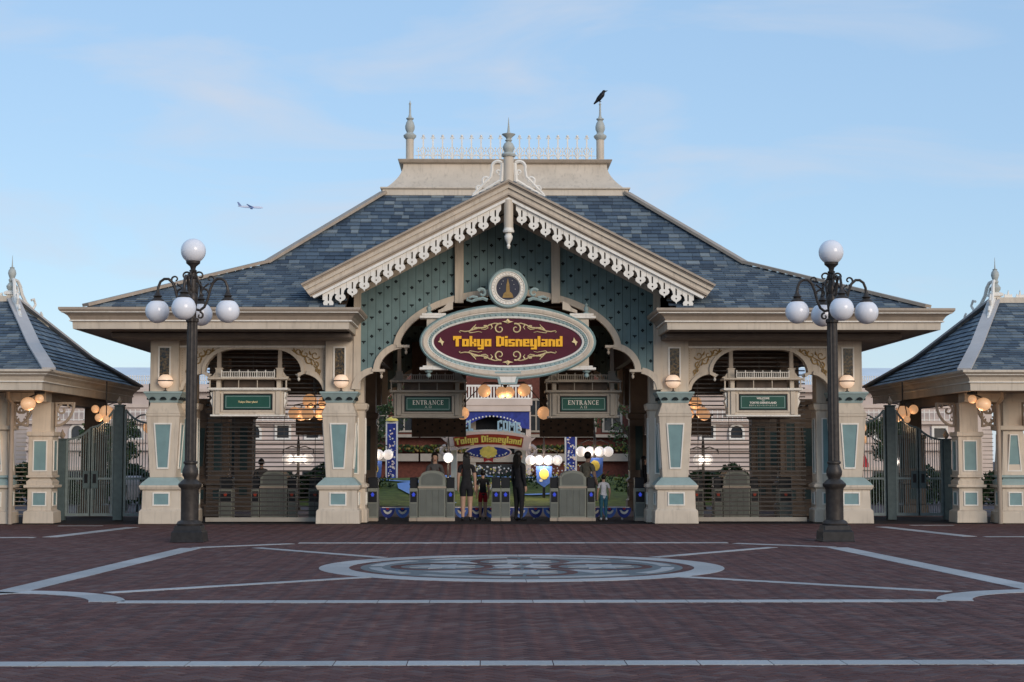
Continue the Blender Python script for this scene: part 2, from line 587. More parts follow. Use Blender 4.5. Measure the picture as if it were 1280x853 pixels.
def serif_text(mb, body, h, x, z, y0, y1):
    """small roman capitals with serifs, centred on x, cap height h"""
    K, T = .17, .07        # thick and thin strokes
    sf = lambda cx_, zz, w_=.17: [(cx_ - w_, zz), (cx_ + w_, zz), (cx_ + w_, zz + .05), (cx_ - w_, zz + .05)]
    st = lambda cx_, w_, z0=0, z1=1: [(cx_ - w_ / 2, z0), (cx_ + w_ / 2, z0), (cx_ + w_ / 2, z1), (cx_ - w_ / 2, z1)]
    bar = lambda a, b, zz: [(a, zz), (b, zz), (b, zz + T), (a, zz + T)]
    E_g = (.66, [st(.16, K), sf(.16, 0), sf(.16, .95), bar(.2, .58, .0), bar(.2, .58, .93), bar(.2, .46, .47), st(.58, .06, .0, .24), st(.58, .06, .76, 1), st(.47, .05, .38, .62)])
    G = {'E': E_g,
         'N': (.88, [st(.15, T), st(.73, T), sf(.13, 0, .13), sf(.08, .95, .1), sf(.73, .95, .13), [(.04, 1), (.24, 1), (.78, 0), (.66, 0)]]),
         'T': (.74, [st(.37, K), sf(.37, 0), bar(.02, .72, .93), st(.04, .05, .74, 1), st(.70, .05, .74, 1)]),
         'R': (.80, [st(.16, K), sf(.16, 0), bar(.0, .45, .93), bar(.2, .45, .45), [(.44, .45), (.56, .52), (.60, .72), (.56, .92), (.44, 1), (.40, .93), (.45, .86), (.46, .72), (.45, .58), (.40, .52)], [(.34, .46), (.50, .46), (.80, 0), (.60, 0)]]),
         'A': (.88, [[(.10, 0), (.17, 0), (.46, 1), (.40, 1)], [(.58, 0), (.78, 0), (.48, 1), (.38, 1)], bar(.24, .62, .30), sf(.13, 0, .13), sf(.69, 0, .17)]),
         'C': (.80, [[(.40 + r_ * math.cos(R(a_)) * .95, .5 + q_ * math.sin(R(a_))) for r_, q_, a_ in [(.40, .52, t_) for t_ in range(50, 311, 20)] + [(.23, .45, t_) for t_ in range(310, 49, -20)]], st(.66, .05, .66, .98), st(.66, .05, .04, .28)])}
    gap = .10
    wid = sum(G[c][0] + gap for c in body) - gap
    u = -wid / 2
    for c in body:
        for k_, p in enumerate(G[c][1]):
            mb.prism([(x + (u + a) * h, z + (b - .5) * h) for a, b in p], y0 - .0003 * k_, y1)
        u += G[c][0] + gap


def block_text(mb, body, unit, y0, y1, fn=None, gap=0.55):
    """heavy square lettering; fn maps (u, v) centred text coordinates to (x, z)"""
    wid = sum(BLOCK[c][0] + gap for c in body) - gap
    u = -wid / 2
    for c in body:
        cw, rects = BLOCK[c]
        for x0, z0, x1, z1 in rects:
            q = [(u + x0, z0 - 3.2), (u + x1, z0 - 3.2), (u + x1, z1 - 3.2), (u + x0, z1 - 3.2)]
            mb.prism([fn(a * unit, b * unit) for a, b in q], y0, y1)
        u += cw + gap
    return wid * unit


# ------------------------------------------------------------------ ground and pavement
g = MBu('far_ground').slab([(-400, -60), (400, -60), (400, 600), (-400, 600)], -0.5, -0.06).build('ground')
tag(g, kind='structure')
plaza = empty('pavement', (0, 24, 0), 'herringbone brick forecourt with pale stone bands', 'pavement')
del plaza['category']
plaza['kind'] = 'structure'
MBu('mortar').slab([(-24, 6), (24, 6), (24, 38.0), (24, 43.2), (-24, 43.2)], -0.055, -0.012).build('bedding', plaza)

# bands of stone as polygons (plan)
bands = []          # quads


def band(p, q, wd, slab=0.55, edge=False):
    p, q = Vector(p), Vector(q)
    d = (q - p); L = d.length; d.normalize()
    nn = Vector((-d.y, d.x)) * wd / 2
    n = max(1, round(L / slab))
    for i in range(n):
        a = p + d * (L * i / n + 0.004); b = p + d * (L * (i + 1) / n - 0.004)
        bands.append([tuple(a - nn), tuple(b - nn), tuple(b + nn), tuple(a + nn)])


def ringband(cx, cy, r0, r1, a0, a1, n):
    for i in range(n):
        b0 = R(a0 + (a1 - a0) * i / n) + 0.004 / r1; b1 = R(a0 + (a1 - a0) * (i + 1) / n) - 0.004 / r1
        pts = [(cx + r0 * math.cos(b0 + (b1 - b0) * k / 4), cy + r0 * math.sin(b0 + (b1 - b0) * k / 4)) for k in range(5)]
        pts = [(cx + r1 * math.cos(b0 + (b1 - b0) * k / 4), cy + r1 * math.sin(b0 + (b1 - b0) * k / 4)) for k in range(5)][::1] + pts[::-1]
        if (b1 > b0): pts = pts[::-1]
        bands.append(pts[::-1])


band((-8.25, 12.46), (8.25, 12.46), 0.26)
band((-4.45, 17.75), (4.45, 17.75), 0.30)
band((-3.9, 29.85), (3.9, 29.85), 0.27, 0.9)
for s in (-1, 1):
    band((s * 5.52, 28.35), (s * 4.0, 29.62), 0.22, 0.9)
    band((s * 5.55, 28.2), (s * 6.0, 19.3), 0.36, 0.8)
    band((s * 6.02, 19.05), (s * 9.2, 12.75), 0.36, 0.8)
    band((s * 4.85, 18.95), (s * 2.05, 21.35), 0.2, 0.8)
    band((s * 4.45, 28.3), (s * 2.1, 25.5), 0.2, 0.8)
    band((s * 9.0, 32.1), (s * 8.35, 36.6), 0.3, 0.8)
    band((s * 14.0, 32.0), (s * 9.25, 32.0), 0.24, 0.8)
    band((s * 10.2, 37.4), (s * 9.2, 37.4), 0.2, 0.8)
    # quarter ring at the corner of the frame
    if s < 0: ringband(-6.1, 17.55, 1.34, 1.72, 8, 100, 5)
    else: ringband(6.1, 17.55, 1.34, 1.72, 172, 80, 5)
RC = (0.0, 23.35)
ringband(RC[0], RC[1], 2.44, 2.86, 0, 360, 24)


def inband(x, y):       # bands are set into the brick, which runs on beneath their edges; only the rosette field is left open
    return np.hypot(x - RC[0], y - RC[1]) < 2.15


# herringbone bricks (0.2 x 0.1 m, laid at 45 degrees)
U = 0.104
rng = np.random.default_rng(3)
N = 460
ii, jj = np.meshgrid(np.arange(-N, N), np.arange(-N, N), indexing='ij')
ii, jj = ii.ravel(), jj.ravel()
k = (ii - jj) % 4
cx = np.concatenate([ii[k == 0] + 1.0, ii[k == 3] + 0.5]) * U
cy = np.concatenate([jj[k == 0] + 0.5, jj[k == 3] + 1.0]) * U
ori = np.concatenate([np.zeros((k == 0).sum()), np.ones((k == 3).sum())])
c45 = math.cos(R(45))
X = (cx - cy) * c45
Y = (cx + cy) * c45 + 24.0
lim = 4.2 + (Y - 8) * 0.36
keep = (Y > 9.5) & (Y < 38.2) & (np.abs(X) < np.minimum(lim, 14.5))
X, Y, ori = X[keep], Y[keep], ori[keep]
keep = ~inband(X, Y)
X, Y, ori = X[keep], Y[keep], ori[keep]
ang = np.where(ori == 0, R(45), R(135)) + rng.normal(0, 0.006, len(X))
zz = rng.normal(0, 0.0008, len(X))
hl, hw, ch = U - 0.004, U / 2 - 0.0035, 0.005
tmplv = np.array([(-hl + ch, -hw + ch, 0), (hl - ch, -hw + ch, 0), (hl - ch, hw - ch, 0), (-hl + ch, hw - ch, 0),
                  (-hl, -hw, -0.006), (hl, -hw, -0.006), (hl, hw, -0.006), (-hl, hw, -0.006)])
tmplf = [(0, 1, 2, 3), (4, 5, 1, 0), (5, 6, 2, 1), (6, 7, 3, 2), (7, 4, 0, 3)]
infr = np.abs(X + 0.51 - 0.016 * Y) < Y * 0.318
dist = np.where(infr & (Y > 11.35), Y, 1e6)
order = np.argsort(dist)
near, rest = order[:280], order[280:]
bm_me = bpy.data.meshes.new('brick')
bm_me.from_pydata([tuple(p) for p in tmplv], [], tmplf)
bm_me.materials.append(M['paver'])
for q in near:
    o = link('brick', bm_me, plaza, (X[q], Y[q], zz[q]))
    o.rotation_euler.z = ang[q]
    o.rotation_euler.x = rng.normal(0, 0.006)
nb = len(rest)
ca, sa = np.cos(ang[rest]), np.sin(ang[rest])
tx = rng.normal(0, 0.0025, nb)
VX = X[rest][:, None] + ca[:, None] * tmplv[None, :, 0] - sa[:, None] * tmplv[None, :, 1]
VY = Y[rest][:, None] + sa[:, None] * tmplv[None, :, 0] + ca[:, None] * tmplv[None, :, 1]
VZ = zz[rest][:, None] + tmplv[None, :, 2] + tx[:, None] * tmplv[None, :, 1]
me = bpy.data.meshes.new('brick')
me.vertices.add(nb * 8)
me.vertices.foreach_set('co', np.stack([VX, VY - 24, VZ], -1).astype(np.float32).ravel())
fl = (np.arange(nb)[:, None, None] * 8 + np.array(tmplf)[None]).ravel().astype(np.int32)
me.loops.add(nb * 20)
me.loops.foreach_set('vertex_index', fl)
me.polygons.add(nb * 5)
me.polygons.foreach_set('loop_start', np.arange(nb * 5, dtype=np.int32) * 4)
me.update(calc_edges=True)
a = me.attributes.new('tone', 'FLOAT', 'FACE')
a.data.foreach_set('value', np.repeat(rng.random(nb), 5).astype(np.float32))
me.materials.append(M['paver'])
o = link('brick_field', me, plaza, (0, 24, 0))
o['kind'] = 'stuff'
for poly in bands:
    A = sum(poly[i][0] * poly[(i + 1) % len(poly)][1] - poly[(i + 1) % len(poly)][0] * poly[i][1] for i in range(len(poly)))
    if A < 0: poly = poly[::-1]
    MBu('pale_stone').slab(poly, -0.03, 0.004).build('stone_slab', plaza)
# inlaid rosette
ros = MBu('grey_stone').slab([(RC[0] + 2.28 * math.cos(2 * PI * i / 64), RC[1] + 2.28 * math.sin(2 * PI * i / 64)) for i in range(64)], -0.03, 0.002).build('rosette_field', plaza)


def inlay(poly, m='worn_stone', z=0.006, name='rosette_inlay'):
    A = sum(poly[i][0] * poly[(i + 1) % len(poly)][1] - poly[(i + 1) % len(poly)][0] * poly[i][1] for i in range(len(poly)))
    if A < 0: poly = poly[::-1]
    MBu(m).slab([(RC[0] + x, RC[1] + y) for x, y in poly], -0.02, z).build(name, plaza)


def ring_poly(cx, cy, r0, r1, a0, a1, n=14):
    return [(cx + r1 * math.cos(R(a0 + (a1 - a0) * i / n)), cy + r1 * math.sin(R(a0 + (a1 - a0) * i / n))) for i in range(n + 1)] + \
           [(cx + r0 * math.cos(R(a1 + (a0 - a1) * i / n)), cy + r0 * math.sin(R(a1 + (a0 - a1) * i / n))) for i in range(n + 1)]


for q in range(8):
    inlay(ring_poly(0, 0, 1.98, 2.16, 45 * q + 5, 45 * q + 40))
for q in range(4):
    a0 = 90 * q
    ca, sa = math.cos(R(a0)), math.sin(R(a0))
    rot = lambda x, y: (x * ca - y * sa, x * sa + y * ca)
    ccx, ccy = rot(1.12, 0)
    for h in (0, 180): inlay(ring_poly(ccx, ccy, 0.60, 0.74, a0 + h + 2, a0 + h + 178), 'paver', 0.007)
    inlay([rot(1.12 + 0.5 * math.cos(2 * PI * i / 16) * (1 if i % 2 else 0.5), 0.5 * math.sin(2 * PI * i / 16) * (1 if i % 2 else 0.5)) for i in range(16)], z=0.0085)
    inlay([rot(x, y) for x, y in ((0.06, 0), (0.42, 0.16), (0.34, 0.34), (0.16, 0.42))] if True else None, z=0.010)
    inlay([rot(x, y) for x, y in ((0.75, 0.62), (1.35, 0.95), (0.95, 1.35), (0.62, 0.75))])

# ------------------------------------------------------------------ main entrance building
B = empty('entrance_building', (0, 38.4, 0), 'large entrance building with blue slate hip roof and beige gable', 'building')
BY = 38.4


def frame_panel(mb, poly, y, fr=0.035, panel='teal', rim='white'):
    """raised frame with recessed panel on a front face at y (facing -Y)"""
    cx = sum(p[0] for p in poly) / len(poly); cz = sum(p[1] for p in poly) / len(poly)
    wx = max(p[0] for p in poly) - min(p[0] for p in poly); wz = max(p[1] for p in poly) - min(p[1] for p in poly)
    inn = [(cx + (x - cx) * (1 - 2 * fr / wx), cz + (z - cz) * (1 - 2 * fr / wz)) for x, z in poly]
    mb.use(rim)
    n = len(poly)
    for i in range(n):
        j = (i + 1) % n
        mb.prism([poly[i], poly[j], inn[j], inn[i]], y - 0.022, y + 0.03)
    mb.use(panel)
    mb.prism(inn, y - 0.004, y + 0.03)


def make_pier(x, y, parent, wall='beige', slope='pale_teal', pan='teal', rim='white'):
    """square pier with an outward-tapering shaft, panels on three sides, scalloped capital, upper block"""
    m = MBu(wall)
    m.stack(x, y, [(0, .515, .515), (.30, .505, .505), (.35, .455, .455), (.78, .445, .445), (.80, .49, .49), (.86, .515, .515), (.90, .515, .515)])
    m.stack(x, y, [(1.08, .305, .305), (2.50, .388, .388), (2.53, .405, .405), (2.58, .405, .405)])
    m.stack(x, y, [(2.582, .40, .40), (2.80, .315, .315), (2.84, .315, .315)])
    p = m.build('pier', parent, bev=0.008)
    s = MBu(slope).stack(x, y, [(.90, .50, .50), (.96, .455, .455), (1.02, .39, .39), (1.08, .325, .325)])
    s.build('pier_slope', p)
    for rz in (0, 90, -90):
        def turned(fn):
            mb = MB(); fn(mb)
            mb.xf(Matrix.Translation((x, y, 0)) @ Matrix.Rotation(R(rz), 4, 'Z'))
            return mb
        turned(lambda mb: frame_panel(mb, [(-.20, .42), (.20, .42), (.20, .735), (-.20, .735)], -.45, .03, pan, rim)).build('panel', p)

        def shaft_panel(mb):
            frame_panel(mb, [(-.135, 1.28), (.135, 1.28), (.215, 2.36), (-.215, 2.36)], -.37, .036, pan, rim)
            mb.v = [(a, b + .37 - (.305 + (c - 1.08) / 1.42 * .083) - .004, c) for a, b, c in mb.v]
        turned(shaft_panel).build('panel', p)
    # scalloped capital
    cp = MBu(slope).stack(x, y, [(2.84, .325, .325), (2.90, .345, .345), (3.04, .43, .43), (3.06, .45, .45), (3.10, .45, .45)])
    for rz in (0, 90, -90):
        st = len(cp.v)
        cp.use('cutout')
        for q in (-.25, 0, .25):
            cp.prism(arc(q, 2.905, .075, .07, 0, 180, 6), -.40, -.33)
        cp.xf(Matrix.Translation((x, y, 0)) @ Matrix.Rotation(R(rz), 4, 'Z'), st)
    cp.build('capital', p)
    return p


p0 = make_pier(-8.1, BY + .515, B)
PX = [-8.1, -3.97, 3.97, 8.1]
for x in PX[1:]: copy_part(p0, (x, BY + .515, 0), B)
p1 = make_pier(-8.1, BY + 10.7, B, 'shaded_beige', 'shaded_beige', 'shaded_teal', 'shaded_beige')
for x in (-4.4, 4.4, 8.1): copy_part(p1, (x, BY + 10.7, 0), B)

# upper blocks over the piers with ochre glass panels
for yb, rows in ((BY + .56, True), (BY + 10.66, False)):
    for x in PX:
        u = MBu('beige' if rows else 'shaded_beige').stack(x, yb, [(3.10, .335, .335), (4.36, .335, .335)]).build('upper_pier', B, bev=0.008)
        if rows:
            mb = MB(); frame_panel(mb, [(x - .15, 3.28), (x + .15, 3.28), (x + .15, 4.17), (x - .15, 4.17)], yb - .335, .035, 'ochre_glass', 'trim')
            mb.build('stained_glass', u)


def make_rear_pier(x, y, wall='beige', pan='teal', rim='white'):
    m = MBu(wall).stack(x, y, [(0, .35, .35), (.30, .345, .345), (.34, .30, .30), (.80, .30, .30), (.84, .35, .35), (.90, .35, .35), (.95, .27, .27),
                                  (2.66, .27, .27), (2.70, .32, .32), (2.80, .34, .34), (2.84, .34, .34), (2.86, .25, .25), (4.3, .25, .25)])
    p = m.build('side_pier', B, bev=0.008)
    for rz in (0, 90, -90):
        for poly, yy in (([(-.15, .42), (.15, .42), (.15, .72), (-.15, .72)], -.30), ([(-.14, 1.15), (.14, 1.15), (.14, 2.5), (-.14, 2.5)], -.27)):
            mb = MB(); frame_panel(mb, poly, yy, .03, pan, rim)
            mb.xf(Matrix.Translation((x, y, 0)) @ Matrix.Rotation(R(rz), 4, 'Z'))
            mb.build('panel', p)
    return p


r0 = make_rear_pier(-7.72, BY + 1.12)
for x in (-3.69, 3.69, 7.72): copy_part(r0, (x, BY + 1.12, 0), B)
r1 = make_rear_pier(-7.6, BY + 9.9, 'shaded_beige', 'shaded_teal', 'shaded_beige')
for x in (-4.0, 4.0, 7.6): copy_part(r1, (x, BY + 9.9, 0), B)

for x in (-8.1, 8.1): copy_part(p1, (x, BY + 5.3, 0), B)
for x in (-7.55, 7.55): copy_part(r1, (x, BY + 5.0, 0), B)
for s in (-1, 1): MBu('dark_wood').box(s * 4.0, BY + 7.6, 2.18, s * 5.85, BY + 7.9, 2.72).box(s * 4.0, BY + 7.55, 2.721, s * 5.9, BY + 7.95, 2.78).box(s * 4.75, BY + 7.68, 0, s * 4.9, BY + 7.82, 2.179).build('hall_beam', B)

# side bay arches
for s in (-1, 1):
    for yb in (BY + .42, BY + 10.55):
        x0, x1 = 4.305, 7.765
        half = [(0.0, 3.12)] + arc(.62, 3.12, .54, .42, 175, 96, 8) + [(.68, 3.545)] + arc(1.25, 3.56, .66, .55, 178, 90, 10)
        pts = half + [(3.46 - a, b) for a, b in reversed(half)]
        pl = [(x0 + a if s > 0 else -x1 + a, b) for a, b in pts]
        xa, xb = (x0, x1) if s > 0 else (-x1, -x0)
        poly = [(xa, 4.36), ] + pl + [(xb, 4.36)]
        aw = MBu('beige' if yb < BY + 1 else 'shaded_beige').prism(poly, yb, yb + .22).build('arch_panel', B)
        if yb < BY + 1:
            am_ = MBu('beige')
            segs = [pts[0:9], pts[10:21], pts[20:len(pts) - 20], pts[-21:-10], pts[-9:]]
            for k_, sg_ in enumerate(segs):
                am_.ribbon([(x0 + a if s > 0 else -x1 + a, b) for a, b in sg_], 0.002, .085, yb - .05 - .002 * k_, yb + .05)
            am_.build('arch_moulding', aw)
            MBu('taupe').box(xa, yb - .06, 4.20, xb, yb - .002, 4.36).build('frieze_rail', aw)
            MBu('trim').box(xa, yb - .09, 4.15, xb, yb - .003, 4.197).build('frieze_fillet', aw)
            for e in (0, 1):
                cxp = xa + .66 if e == 0 else xb - .66
                MBu('trim').lathe(cxp, yb + .1, [(.07, 3.50), (.09, 3.53), (.035, 3.46)][:2], 8).build('corbel', aw)
                MBu('trim').lathe(cxp, yb + .1, [(.005, 3.36), (.03, 3.39), (.035, 3.42), (.015, 3.45), (.045, 3.48), (.05, 3.50)], 8).build('arch_drop', aw)
                # gold scroll ornament in the corner
                dx = 1 if e == 0 else -1
                ox = xa + .1 if e == 0 else xb - .1
                tb = MBu('old_gold')
                for cxx, czz, r, a0, a1 in ((.16, 3.98, .11, 200, 560), (.40, 4.0, .10, 60, -300), (.15, 3.74, .08, 90, 450), (.30, 3.84, .08, 0, -330), (.58, 4.05, .07, 180, -120), (.08, 3.58, .05, 90, 380)):
                    sp = spiral(cxx, czz, r, .02, a0, a1, 18)
                    tb.tube([(ox + dx * a, yb - .012, b) for a, b in sp], taper(len(sp), .018, .009), 5)
                    tb.tube([(ox + dx * (cxx + r * .9), yb - .012, czz), (ox + dx * (cxx + r * 1.2), yb - .012, czz + .04), (ox + dx * (cxx + r * 1.3), yb - .012, czz + .1)], [.018, .025, .006], 5)
                tb.tube([(ox + dx * a, yb - .012, b) for a, b in ((.05, 3.5), (.12, 3.7), (.2, 3.85), (.38, 3.95), (.6, 4.0), (.72, 4.1))], .012, 5)
                tb.build('scroll_ornament', aw)
                dots = MBu('old_gold')
                for q in range(14): dots.box(ox - .05 * dx - .006, yb - .008, 3.3 + q * .06, ox - .05 * dx + .006, yb + .004, 3.315 + q * .06)
                for q in range(12): dots.box(ox + dx * (q * .06) - .006, yb - .008, 4.105, ox + dx * (q * .06) + .006, yb + .004, 4.118)
                dots.build('ornament_border', aw)

# cornice: crown, cove, fillets, fascia; left and right runs with returns to the gable
prof = [(-.55, 4.90), (0.0, 4.90), (0.0, 4.85), (-.03, 4.81), (-.05, 4.81), (-.05, 4.785), (-.10, 4.77), (-.17, 4.72), (-.22, 4.645), (-.22, 4.625), (-.20, 4.625), (-.20, 4.60), (-.26, 4.595), (-.27, 4.43), (-.34, 4.43)]
pm = ['taupe', 'taupe', 'taupe', 'taupe', 'trim', 'taupe', 'taupe', 'taupe', 'taupe', 'taupe', 'trim', 'trim', 'beige', 'beige']
for s in (-1, 1):
    pth = [(3.32, BY + .3), (3.32, BY - 2.0), (10.05, BY - 2.0), (10.05, BY + 13.2), (0.02, BY + 13.2)]
    if s < 0:
        mb = MB().sweep([(-a, b) for a, b in pth][::-1], prof, pm)
    else:
        mb = MB().sweep(pth, prof, pm)
    mb.build('cornice', B)
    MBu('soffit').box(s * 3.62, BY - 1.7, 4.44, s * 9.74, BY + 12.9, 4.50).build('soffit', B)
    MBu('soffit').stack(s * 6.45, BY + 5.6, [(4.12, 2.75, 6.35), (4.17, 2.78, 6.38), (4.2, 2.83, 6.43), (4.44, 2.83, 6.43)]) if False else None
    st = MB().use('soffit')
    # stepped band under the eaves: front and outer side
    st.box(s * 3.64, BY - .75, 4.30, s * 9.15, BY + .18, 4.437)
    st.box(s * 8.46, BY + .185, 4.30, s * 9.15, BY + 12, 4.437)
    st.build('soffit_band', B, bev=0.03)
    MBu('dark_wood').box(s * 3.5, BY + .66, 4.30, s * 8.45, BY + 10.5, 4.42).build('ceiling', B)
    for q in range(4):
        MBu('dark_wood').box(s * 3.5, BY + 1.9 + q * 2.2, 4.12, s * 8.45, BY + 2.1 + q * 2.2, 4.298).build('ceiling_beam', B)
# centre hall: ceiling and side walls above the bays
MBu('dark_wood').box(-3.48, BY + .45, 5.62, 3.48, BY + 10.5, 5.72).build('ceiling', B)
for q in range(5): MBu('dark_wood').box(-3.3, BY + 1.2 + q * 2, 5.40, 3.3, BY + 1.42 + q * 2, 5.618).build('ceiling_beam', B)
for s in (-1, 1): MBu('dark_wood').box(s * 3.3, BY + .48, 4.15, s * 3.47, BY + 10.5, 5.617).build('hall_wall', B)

# ---- gable
GS = 0.510                       # rake slope
ZP = 7.80                        # top of rake at the peak (front plane)
YG = BY - 2.0


def slope_z(x, drop=0.0): return ZP - drop - GS * abs(x)


arch_half = [(-3.66, 3.14)] + arc(-3.1, 3.14, .5, .46, 178, 100, 8)[0:] + [(-3.06, 3.625)] + arc(-2.45, 3.60, .64, .585, 178, 96, 9) + [(-2.40, 4.20)] + arc(0, 4.10, 2.62, 1.36, 176, 90, 22)
arch_pts = arch_half + [(-x, z) for x, z in reversed(arch_half[:-1])]
AX = np.array([p[0] for p in arch_half]); AZ = np.array([p[1] for p in arch_half])


def arch_z(x):
    x = -abs(x)
    return float(np.interp(x, AX, AZ)) if x >= AX[0] else 3.14


for front, YW in ((True, BY + .25), (False, BY + 10.9)):
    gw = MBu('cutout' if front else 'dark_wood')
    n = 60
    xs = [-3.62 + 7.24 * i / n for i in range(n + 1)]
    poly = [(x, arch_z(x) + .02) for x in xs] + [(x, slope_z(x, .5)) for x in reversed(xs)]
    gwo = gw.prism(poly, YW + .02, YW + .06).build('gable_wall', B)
    nb_ = 37
    bw = 7.0 / nb_
    for i in range(nb_):
        xa = -3.5 + i * bw + .004; xb = xa + bw - .008
        q = 5
        bs = [xa + (xb - xa) * t / q for t in range(q + 1)]
        tops = [(xb, slope_z(xb, .52))] + ([(0, slope_z(0, .52))] if xa < 0 < xb else []) + [(xa, slope_z(xa, .52))]
        zb = [arch_z(x) + .03 for x in bs]
        MBu('gable_green').prism([(x, z) for x, z in zip(bs, zb)] + tops, YW - .012, YW + .019).build('board', gwo)
    # clover and trefoil cut-outs
    ct = MBu('cutout')
    for i in range(nb_):
        xc = -3.5 + (i + .5) * bw
        off = (i % 3) * .29
        for kk in range(12):
            z = 3.4 + kk * .435 + off * .5
            if arch_z(xc) + .14 < z < slope_z(xc, .72) and abs(abs(xc) - 1.14) > .1:
                r = .022
                if (kk + i) % 2:
                    for dx, dz in ((r, 0), (-r, 0), (0, r), (0, -r)):
                        ct.prism([(xc + dx + r * math.cos(PI * h / 3), z + dz + r * math.sin(PI * h / 3)) for h in range(6)], YW - .014 - .0008 * (dx + dz) / r, YW)
                else:
                    ct.prism([(xc - .05, z + .035), (xc - .05, z + .01), (xc - .018, z - .005), (xc, z - .05), (xc + .018, z - .005), (xc + .05, z + .01), (xc + .05, z + .035)], YW - .014, YW)
    ct.build('board_cutout', gwo)
    am_ = MBu('beige')
    for k_, (i0, i1) in enumerate(((1, 10), (11, 21), (22, 45))):
        seg_ = arch_half[i0:i1]
        if k_ == 2:
            am_.ribbon(seg_ + [(-x, z) for x, z in reversed(seg_[:-1])], -.06, .085, YW - .10, YW + .1)
        else:
            am_.ribbon(seg_, -.06, .085, YW - .09 + .004 * k_, YW + .1)
            am_.ribbon([(-x, z) for x, z in reversed(seg_)], -.06, .085, YW - .09 + .004 * k_, YW + .1)
    am_.build('arch_moulding', gwo)
    for s in (-1, 1):
        MBu('beige').box(s * 3.47, YW - .06, 3.15, s * 3.64, YW + .1, slope_z(3.55, .5)).build('corner_board', gwo)
        for cxp, czp in ((3.10, 3.60), (2.52, 4.175)):
            m = MBu('beige').box(s * (cxp - .20), YW - .12, czp - .03, s * (cxp + .1), YW + .1, czp + .03)
            m.lathe(s * (cxp - .12), YW - .01, [(.005, czp - .19), (.03, czp - .16), (.035, czp - .12), (.015, czp - .09), (.045, czp - .05), (.05, czp - .03)], 8)
            m.build('arch_drop', gwo)
        MBu('beige').box(s * 1.04, YW - .14, 5.2, s * 1.25, YW - .02, slope_z(1.14, .5)).build('gable_post', gwo, bev=.01)
        # frieze board along the rake
        MBu('beige').prism([(s * 3.66, slope_z(3.66, .60)), (s * .02, slope_z(.02, .60)), (s * .02, slope_z(.02, .44)), (s * 3.66, slope_z(3.66, .44))], YW - .05, YW - .015).build('rake_frieze', gwo)
MBu('gable_green').box(-.05, BY + .2, 5.5, .05, BY + .236, 7.2).build('centre_batten', B)

# rakes: lip, cove, fillet as stepped bars running along the slope
ex = 4.66
for s in (-1, 1):
    rk = MB()
    layers = [('taupe', 0, .045, YG, .5), ('taupe', .046, .075, YG + .05, .5), ('beige', .076, .16, YG + .08, .5), ('beige', .161, .26, YG + .13, .5),
              ('taupe', .261, .30, YG + .10, .5), ('taupe', .301, .345, YG + .16, .5)]
    for m_, a_, b_, y_, _ in layers:
        rk.use(m_)
        cut = .62
        rk.prism([(s * .0, slope_z(0, a_ * 1.12)), (s * (ex - a_ * cut), slope_z(ex - a_ * cut, a_ * 1.12)), (s * (ex - b_ * cut), slope_z(ex - b_ * cut, b_ * 1.12)), (s * .0, slope_z(0, b_ * 1.12))], y_, BY - 1.66)
    rk.build('rake_moulding', B)
    MBu('white').prism([(0, slope_z(0, .39)), (s * (ex - .25), slope_z(ex - .25, .39)), (s * (ex - .29), slope_z(ex - .29, .455)), (0, slope_z(0, .455))], YG + .13, BY - 1.7).build('rake_fillet', B)
    # gable roof slab (top slated) and its underside
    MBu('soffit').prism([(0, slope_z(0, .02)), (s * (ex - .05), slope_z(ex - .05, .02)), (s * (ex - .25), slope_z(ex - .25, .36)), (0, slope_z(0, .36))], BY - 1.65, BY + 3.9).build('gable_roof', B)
    MBu('beige').prism([(0, slope_z(0, .365)), (s * 4.36, slope_z(4.36, .365)), (s * 4.36, slope_z(4.36, .41)), (0, slope_z(0, .41))], BY - 1.64, BY + .18).build('gable_soffit', B)

# bargeboard pendants (shared mesh per side)
for s in (-1, 1):
    def hp(dx, z, sl=True): return (dx, z - (GS * s * dx if sl else 0))
    mb = MBu('white')
    w2 = .131
    mb.prism([hp(-w2, .0), hp(-w2, -.065), hp(w2, -.065), hp(w2, .0)], -.02, .02)
    for e in (-1, 1):
        lob = [hp(e * .017, -.066), hp(e * w2, -.066), hp(e * w2, -.125), hp(e * .085, -.165), (e * .07, -.20), (e * .10, -.225), (e * .118, -.265), (e * .105, -.31), (e * .06, -.345), (e * .02, -.365), (0, -.41),
               (0, -.318), (e * .024, -.292), (0, -.266), (0, -.225), (e * .017, -.205)]
        mb.prism(lob if e > 0 else lob[::-1], -.02, .02)
    base = None
    for i in range(15):
        x = s * (.30 + i * .268)
        loc = (x, BY - 1.78, slope_z(x, .455))
        if base is None:
            mb.v = [(a + loc[0], b + loc[1], c + loc[2]) for a, b, c in mb.v]
            base = mb.build('bargeboard_pendant', B, origin=loc)
        else:
            link('bargeboard_pendant', base.data, B, loc)
MBu('beige').lathe(0, BY - 1.80, [(.105, 6.72), (.105, 7.36)], 14).build('king_post', B, smooth=True)
MBu('white').lathe(0, BY - 1.80, [(.004, 6.24), (.028, 6.26), (.045, 6.31), (.03, 6.35), (.05, 6.40), (.085, 6.47), (.095, 6.53), (.07, 6.58), (.06, 6.60), (.125, 6.62), (.13, 6.66), (.11, 6.69), (.112, 6.72)], 14).build('king_post_drop', B, smooth=True)


